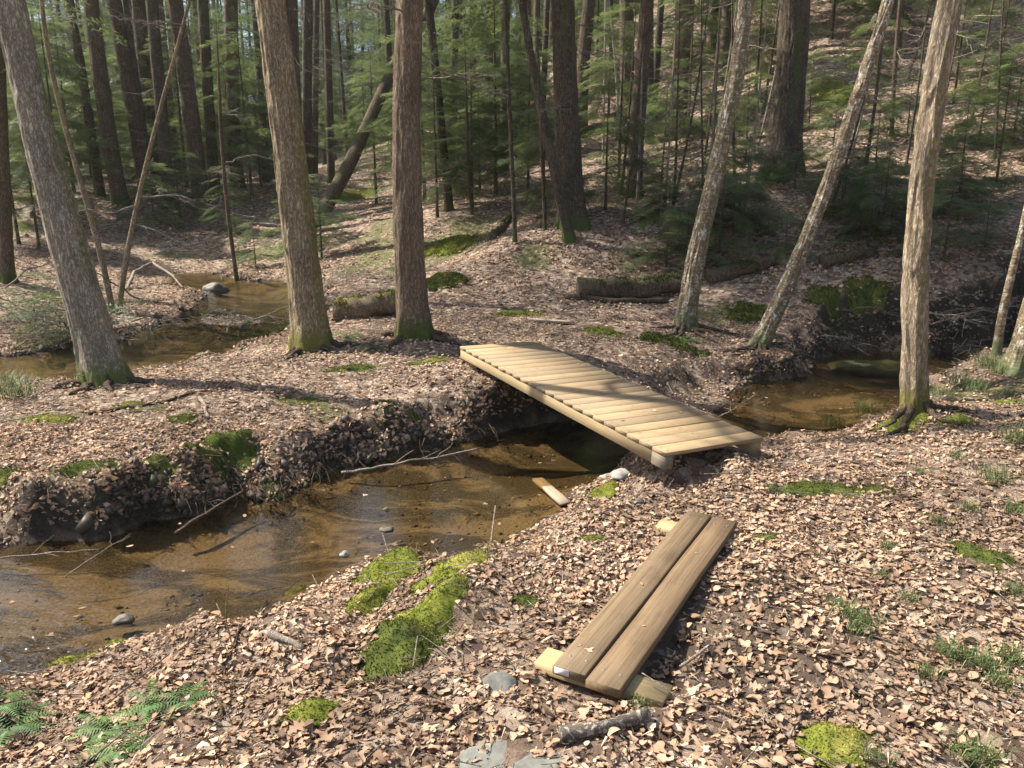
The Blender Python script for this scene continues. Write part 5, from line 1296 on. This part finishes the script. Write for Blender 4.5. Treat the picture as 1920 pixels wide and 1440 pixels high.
for k, (px, py, s, kk, lb) in enumerate([(1560,800,.9,3,'sedge tuft at the water right of the footbridge'), (1620,775,1.0,3,'sedge tuft at the water left of the slender pale tree'), (1660,765,.8,0,'small sedge at the left foot of the slender pale tree'),
      (1760,745,.9,3,'sedge right of the slender pale tree'), (1800,725,1.0,3,'green sedge clump behind the slender pale tree'), (1850,690,1.2,3,'bright sedge clump under the thin pale birch'), (1875,700,1.0,3,'sedge clump beside the leaning birch foot'), (1890,745,.9,0,'grass tuft below the leaning birch foot'),
      (1830,735,.9,3,'grass clump in the right bank clearing'), (1585,1160,.9,0,'grass tuft in the leaf litter, right foreground'), (1605,1190,.8,1,'grass tuft just below another, right foreground'), (1760,985,.7,2,'small grass tuft on the right bank'), (1815,960,.7,0,'pair-like grass tuft on the right bank'),
      (1900,965,1.0,1,'grass at the right edge of the bank'), (1800,1240,1.0,2,'grass tuft in right foreground leaves'), (1840,1260,1.0,0,'wide grass tuft right foreground'), (1890,1240,.9,1,'grass tuft at right edge, foreground'), (1760,1225,.6,1,'tiny grass tuft left of the right foreground grass'),
      (1700,1130,.6,0,'thin grass wisps, right midground'), (1910,1120,.8,2,'grass wisps at the right edge'), (1800,1425,.8,1,'grass tuft at the bottom right'), (1840,1432,.9,0,'grass tuft at the bottom right corner'), (1450,925,.7,2,'pale grass tuft near the flat moss strip'),
      (1720,890,.6,1,'small grass tuft below the slender pale tree'), (1650,1085,.5,0,'faint green wisp in the leaves'), (1640,1430,.7,2,'grass beside the round moss cushion'), (30,745,1.3,3,'grass tuft at the left edge of the far bank'), (15,730,1.2,3,'second grass tuft at the left edge of the far bank'), (1195,1330,.5,0,'dry grass wisp under the boardwalk sleeper'), (1620,1175,.8,2,'low grass right of the two right-foreground tufts'), (1560,1140,.6,1,'tiny grass wisp left of the right-foreground tufts'), (1870,1290,.8,0,'grass below the wide right-foreground tuft'), (1740,1270,.6,2,'grass wisp low in the right foreground'), (1660,1030,.6,1,'grass wisp in mid right leaves'), (1865,905,.8,3,'sedge on the upper right bank'), (1790,860,.7,1,'grass tuft right below the slender pale tree'), (1905,830,.9,3,'sedge at the right edge of the bank')]):
    plant(px, py, TUFT, kk, s, lb, 'grass_tuft', 'grass', 'grass and sedge tufts', 'blade')
# broken hemlock boughs in the left brush
for k, (px, py, rz, s, lb) in enumerate([(40,640,.3,1.2,'cut hemlock bough in the shaded brush at left'), (110,640,1.2,1.0,'hemlock bough hanging beside the leaning tree foot'), (60,600,2.0,1.1,'upper hemlock bough in the left brush')]):
    p = G(px, py); r3 = np.random.default_rng(k + 70); it = []
    for j in range(34):
        az = rz + r3.uniform(-1.4, 1.4); it.append((np.array([r3.normal(0, .45), r3.normal(0, .35), r3.uniform(.05, .7)]), np.array([math.cos(az), math.sin(az), r3.uniform(-.4, .15)]), r3.uniform(.35, .7), r3.normal(0, .4)))
    v, f, c = place_sprays(it, SPRAY, 70 + k, PAL); root = empty('hemlock_bough', p); tag(root, lb, 'bough'); mesh_obj('foliage', v, f, M['needles'], root, vcol=c)
    for j in range(7):
        o = put(bpy.data.objects.new('dead_branch', DEAD[j % 6]), root); o.location = (r3.normal(0, .4), r3.normal(0, .3), r3.uniform(.05, .4)); o.rotation_euler = (r3.uniform(-.5, .5), r3.uniform(-.5, .2), r3.uniform(0, 6.28)); o.scale = (.9, .9, .9)

# ------------------------------------------------------------------ leaf litter
def litter(n, region, size, lib, seed, label, **k):
    v, f, c, _ = scatter_leaves(n, region, size, lib, seed, **k)
    o = mesh_obj('leaf_litter', v, f, M['leaf'], vcol=c); tag(o, label, 'leaf litter', kind='stuff'); return o
litter(60000, wedge(1.4, 6.5), (.01, .04), LT_SH, 9, 'fine shredded leaf bits and needles between the leaves', tilt=.25, lift=.014)
near_litter = litter(92000, wedge(1.4, 6.2), (.016, .074), LT_HI, 1, 'carpet of dry tan and brown leaves on the near bank')
litter(62000, wedge(6.2, 11), (.025, .075), LT_LO, 2, 'carpet of dry brown leaves on the far bank', lift=.03)
litter(40000, wedge(11, 17.5), (.06, .11), LT_LO, 3, 'dry leaves on the slope foot and beyond the rear stream', lift=.03)
litter(28000, wedge(17.5, 34), (.09, .18), LT_LO, 4, 'dry leaves over the upper slope and distant forest floor', lift=.04)
def bank_region(n, r2):
    seg = np.concatenate([np.stack([pl[:-1, :2], pl[1:, :2]], 1)[(pl[:-1, 2] < .35)] for pl in POLY]); k = r2.integers(len(seg), size=n); t = r2.uniform(0, 1, (n, 1))
    q = seg[k, 0] * (1 - t) + seg[k, 1] * t + r2.normal(0, .16, (n, 2)); return q[:, 0], q[:, 1]
litter(15000, bank_region, (.03, .085), LT_LO, 6, 'slumped leaves clinging to the undercut stream banks', tilt=.5, lift=.04)
r3 = np.random.default_rng(19)
for k in range(22):
    px = r3.uniform(1500, 1910); p = G(px, r3.uniform(575, 655)); o = put(bpy.data.objects.new('dead_branch', DEAD[k % 6])); o.location = p + np.array([0, -.05, r3.uniform(.0, .12)])
    sc_ = r3.uniform(.5, 1.1); o.scale = (sc_,) * 3; o.rotation_euler = (r3.uniform(-1, 1), r3.uniform(-.5, .9), r3.uniform(2.6, 6.6))
    tag(o, 'dead branch tangled on the shaded far bank, ' + ('left of pale tree' if px < 1690 else 'near right of pale tree' if px < 1800 else 'far right'), 'branch', 'dead branches on the shaded bank')
for k in range(40):
    px = r3.uniform(0, 520) if k < 26 else r3.uniform(-20, 140); p = G(px, r3.uniform(400, 660)); o = put(bpy.data.objects.new('dead_branch', DEAD[k % 6])); o.location = p + np.array([0, 0, r3.uniform(.02, .2)])
    sc_ = r3.uniform(.7, 1.6); o.scale = (sc_,) * 3; o.rotation_euler = (r3.uniform(-.6, .6), r3.uniform(-.5, .2), r3.uniform(0, 6.28))
    tag(o, 'grey dead branch in the left brush, ' + ('at the left edge' if px < 170 else 'before the dark trunks' if px < 330 else 'near the tall tan tree'), 'branch', 'dead branches in the left brush')
# the largest leaves of the near bank, one by one
rr3 = np.random.default_rng(12); LM = []
for k in range(24):
    tv, tf = leaf_template(['oak', 'beech', 'oak', 'oak'][k % 4], 1200 + k, 7)
    cc = np.tile(LEAFC[int(rr3.choice([0, 1, 2, 3, 7, 9, 5]))] * rr3.uniform(.85, 1.2), (len(tv), 1)); LM.append(mesh_data('leaf', tv, tf, M['leaf'], vcol=cc))
cnt = 0
while cnt < 260:
    y = math.sqrt(rr3.uniform(1.9**2, 4.6**2)); x = rr3.uniform(-1, 1) * (y * .68)
    if samp(GD, x, y) < .1: continue
    q = (x - W0[0]) * wd[0] + (y - W0[1]) * wd[1]; s = (x - W0[0]) * ws[0] + (y - W0[1]) * ws[1]
    if -.06 < q < WL + .06 and -.06 < s < .35: continue
    if any((x - a)**2 + (y - b)**2 < max(rx, ry)**2 for a, b, rx, ry, _r in moss_keep): continue
    o = put(bpy.data.objects.new('leaf', LM[int(rr3.integers(24))]), near_litter); s = rr3.uniform(.05, .08); o.scale = (s, s, s)
    o.location = (x, y, float(H(x, y)) + .022); o.rotation_euler = (rr3.normal(0, .3), rr3.normal(0, .3), rr3.uniform(0, 6.28)); cnt += 1
# crumbled soil of the cut banks
r3 = np.random.default_rng(23); x, y = bank_region(5200, r3); k = (samp(GD, x, y) > .0) & (samp(GD, x, y) < .3); x, y = x[k], y[k]; m_ = len(x); sz = r3.gamma(1.6, .010, m_) + .006
v = OCT[None] * (sz[:, None, None] * r3.uniform(.6, 1.3, (m_, 1, 3))) + r3.normal(0, 1, (m_, 6, 3)) * sz[:, None, None] * .25 + np.stack([x, y, H(x, y) + sz * .2], -1)[:, None]
gc = np.array([(.035, .026, .018), (.06, .044, .03), (.09, .066, .045), (.05, .05, .02)])[r3.integers(4, size=m_)]
o = mesh_obj('soil_crumbs', v.reshape(-1, 3), (OF[None] + (np.arange(m_) * 6)[:, None, None]).reshape(-1, 3), M['pebble'], vcol=np.repeat(gc, 6, 0)); tag(o, 'crumbled dark soil on the cut faces of the stream banks', 'soil', kind='stuff')
# leaves afloat and on the planks
r3 = np.random.default_rng(33); FLO = [leaf_template(['oak', 'beech', 'maple'][k % 3], 1300 + k, 5) for k in range(6)]
for k in range(110):
    x, y = r3.uniform(-4, 4), r3.uniform(3.5, 9.5)
    if samp(GD, x, y) > -.06: continue
    tv, tf = FLO[k % 6]; tv = tv * np.array([1, 1, .25]); s = r3.uniform(.035, .07)
    o = mesh_obj('floating_leaf', tv * s, tf, M['leaf'], vcol=np.tile(LEAFC[int(r3.integers(9))] * .8, (len(tv), 1))); o.location = (x, y, ZW + .002); o.rotation_euler = (0, 0, r3.uniform(0, 6.28))
    u_ = 960 + FPX * x / y; side = 'right of the bridge' if (x - B0[0]) * bs[0] + (y - B0[1]) * bs[1] > 0 else 'left of the bridge' if u_ > 500 else 'lower left'
    tag(o, 'brown leaf floating on the stream, ' + side, 'leaf', 'leaves floating on the stream')
for k in range(7):
    t_, q_ = r3.uniform(.1, L_ - .1), r3.uniform(.06, BW - .06); p = B0 + bd * t_ + bs * q_ + bn * .003; tv, tf = FLO[k % 6]; tv = tv * np.array([1, 1, .4])
    o = mesh_obj('fallen_leaf', tv * r3.uniform(.03, .055), tf, M['leaf'], vcol=np.tile(LEAFC[int(r3.integers(9))], (len(tv), 1))); o.location = p; o.rotation_euler = (0, 0, r3.uniform(0, 6.28))
    tag(o, 'dry leaf lying on the footbridge deck', 'leaf', 'leaves on the footbridge')
for k in range(5):
    p = W0 + wd * r3.uniform(.1, WL - .1) + ws * (.07 + .152 * (k % 2) + r3.uniform(-.04, .04)) + wn * .002; tv, tf = FLO[k % 6]; tv = tv * np.array([1, 1, .4])
    o = mesh_obj('fallen_leaf', tv * r3.uniform(.02, .04), tf, M['leaf'], vcol=np.tile(LEAFC[int(r3.integers(9))], (len(tv), 1))); o.location = p; o.rotation_euler = (0, 0, r3.uniform(0, 6.28))
    tag(o, 'small dry leaf lying on the boardwalk planks', 'leaf', 'leaves on the boardwalk')
# needles and twiglets
r3 = np.random.default_rng(15); x, y = wedge(1.6, 10)(9500, r3); kk = samp(GD, x, y) > .04; x, y = x[kk], y[kk]
for (o_, dv, sv, L2, W2) in ((B0, bd, bs, L_, BW), (W0, wd, ws, WL, .295)):
    q = (x - o_[0]) * dv[0] + (y - o_[1]) * dv[1]; s = (x - o_[0]) * sv[0] + (y - o_[1]) * sv[1]
    k_ = ~((q > -.15) & (q < L2 + .15) & (s > -.15) & (s < W2 + .15)); x, y = x[k_], y[k_]
m_ = len(x); L = r3.gamma(2, .035, m_) + .03; az = r3.uniform(0, 6.28, m_); rad_ = .0008 + L * .012
A = np.stack([x, y, H(x, y) + r3.uniform(.012, .04, m_)], -1); D = np.stack([np.cos(az), np.sin(az), r3.normal(0, .15, m_)], -1); Sd = np.stack([-np.sin(az), np.cos(az), 0*az], -1)
tri = [(1, 0), (-.5, .87), (-.5, -.87)]
Vt = np.stack([A + e * D * L[:, None] + rad_[:, None] * (a * Sd + b * np.array([0, 0, 1])) for e in (0, 1) for a, b in tri], 1).reshape(-1, 3)
Ft = (np.array([(0, 1, 4, 3), (1, 2, 5, 4), (2, 0, 3, 5)])[None] + (np.arange(m_) * 6)[:, None, None]).reshape(-1, 4)
o = mesh_obj('twig_litter', Vt, Ft, M['twig']); tag(o, 'small fallen twigs scattered over the leaf litter', 'twigs', kind='stuff')
tris = sum(sum(len(p.vertices) - 2 for p in me.polygons) if len(me.polygons) < 3000 else len(me.loops) - 2 * len(me.polygons) for me in bpy.data.meshes)
print('TRIS', tris, 'objects', len(bpy.data.objects))

# ------------------------------------------------------------------ look-alikes in one place: told apart by their order in the picture
ORD = ['leftmost', 'second', 'third', 'fourth', 'fifth', 'sixth', 'seventh', 'eighth', 'ninth', 'tenth', 'eleventh', 'twelfth', 'thirteenth'] + ['%dth' % k for k in range(14, 31)]
NUM = ['', 'one', 'two', 'three', 'four', 'five', 'six', 'seven', 'eight', 'nine', 'ten', 'eleven', 'twelve', 'thirteen'] + [str(k) for k in range(14, 31)]
same = {}
for o in bpy.data.objects:
    if o.parent is None and 'label' in o and 'group' in o: same.setdefault(o['label'], []).append(o)
for lb, os_ in same.items():
    if 1 < len(os_) <= 30:
        os_.sort(key=lambda o: o.location.x / max(o.location.y, .1))
        for k, o in enumerate(os_): o['label'] = lb + (', leftmost of %s' % NUM[len(os_)] if k == 0 else ', rightmost of %s' % NUM[len(os_)] if k == len(os_) - 1 else ', %s from left' % ORD[k])

# ------------------------------------------------------------------ thin haze volume, added to lift the far background
def haze(density):
    lo, hi = np.array([GX[0] - 2, GY[0] - 2, GZ.min() - 1.0]), np.array([GX[-1] + 2, GY[-1] + 2, 75.0])
    Vh = np.array([[(lo, hi)[i][0], (lo, hi)[j][1], (lo, hi)[k][2]] for i in (0, 1) for j in (0, 1) for k in (0, 1)])
    Fh = np.array([(0, 1, 3, 2), (4, 6, 7, 5), (0, 4, 5, 1), (2, 3, 7, 6), (0, 2, 6, 4), (1, 5, 7, 3)])
    m = bpy.data.materials.new('haze'); m.use_nodes = True; n = m.node_tree.nodes; n.remove(n['Principled BSDF'])
    v = n.new('ShaderNodeVolumePrincipled'); v.inputs['Density'].default_value = density; v.inputs['Color'].default_value = (.93, .95, .9, 1); v.inputs['Anisotropy'].default_value = .2
    m.node_tree.links.new(v.outputs[0], n['Material Output'].inputs['Volume'])
    o = mesh_obj('haze', Vh, Fh, m); tag(o, 'thin haze added to brighten the far trees', 'haze', kind='stuff')
haze(.0004)
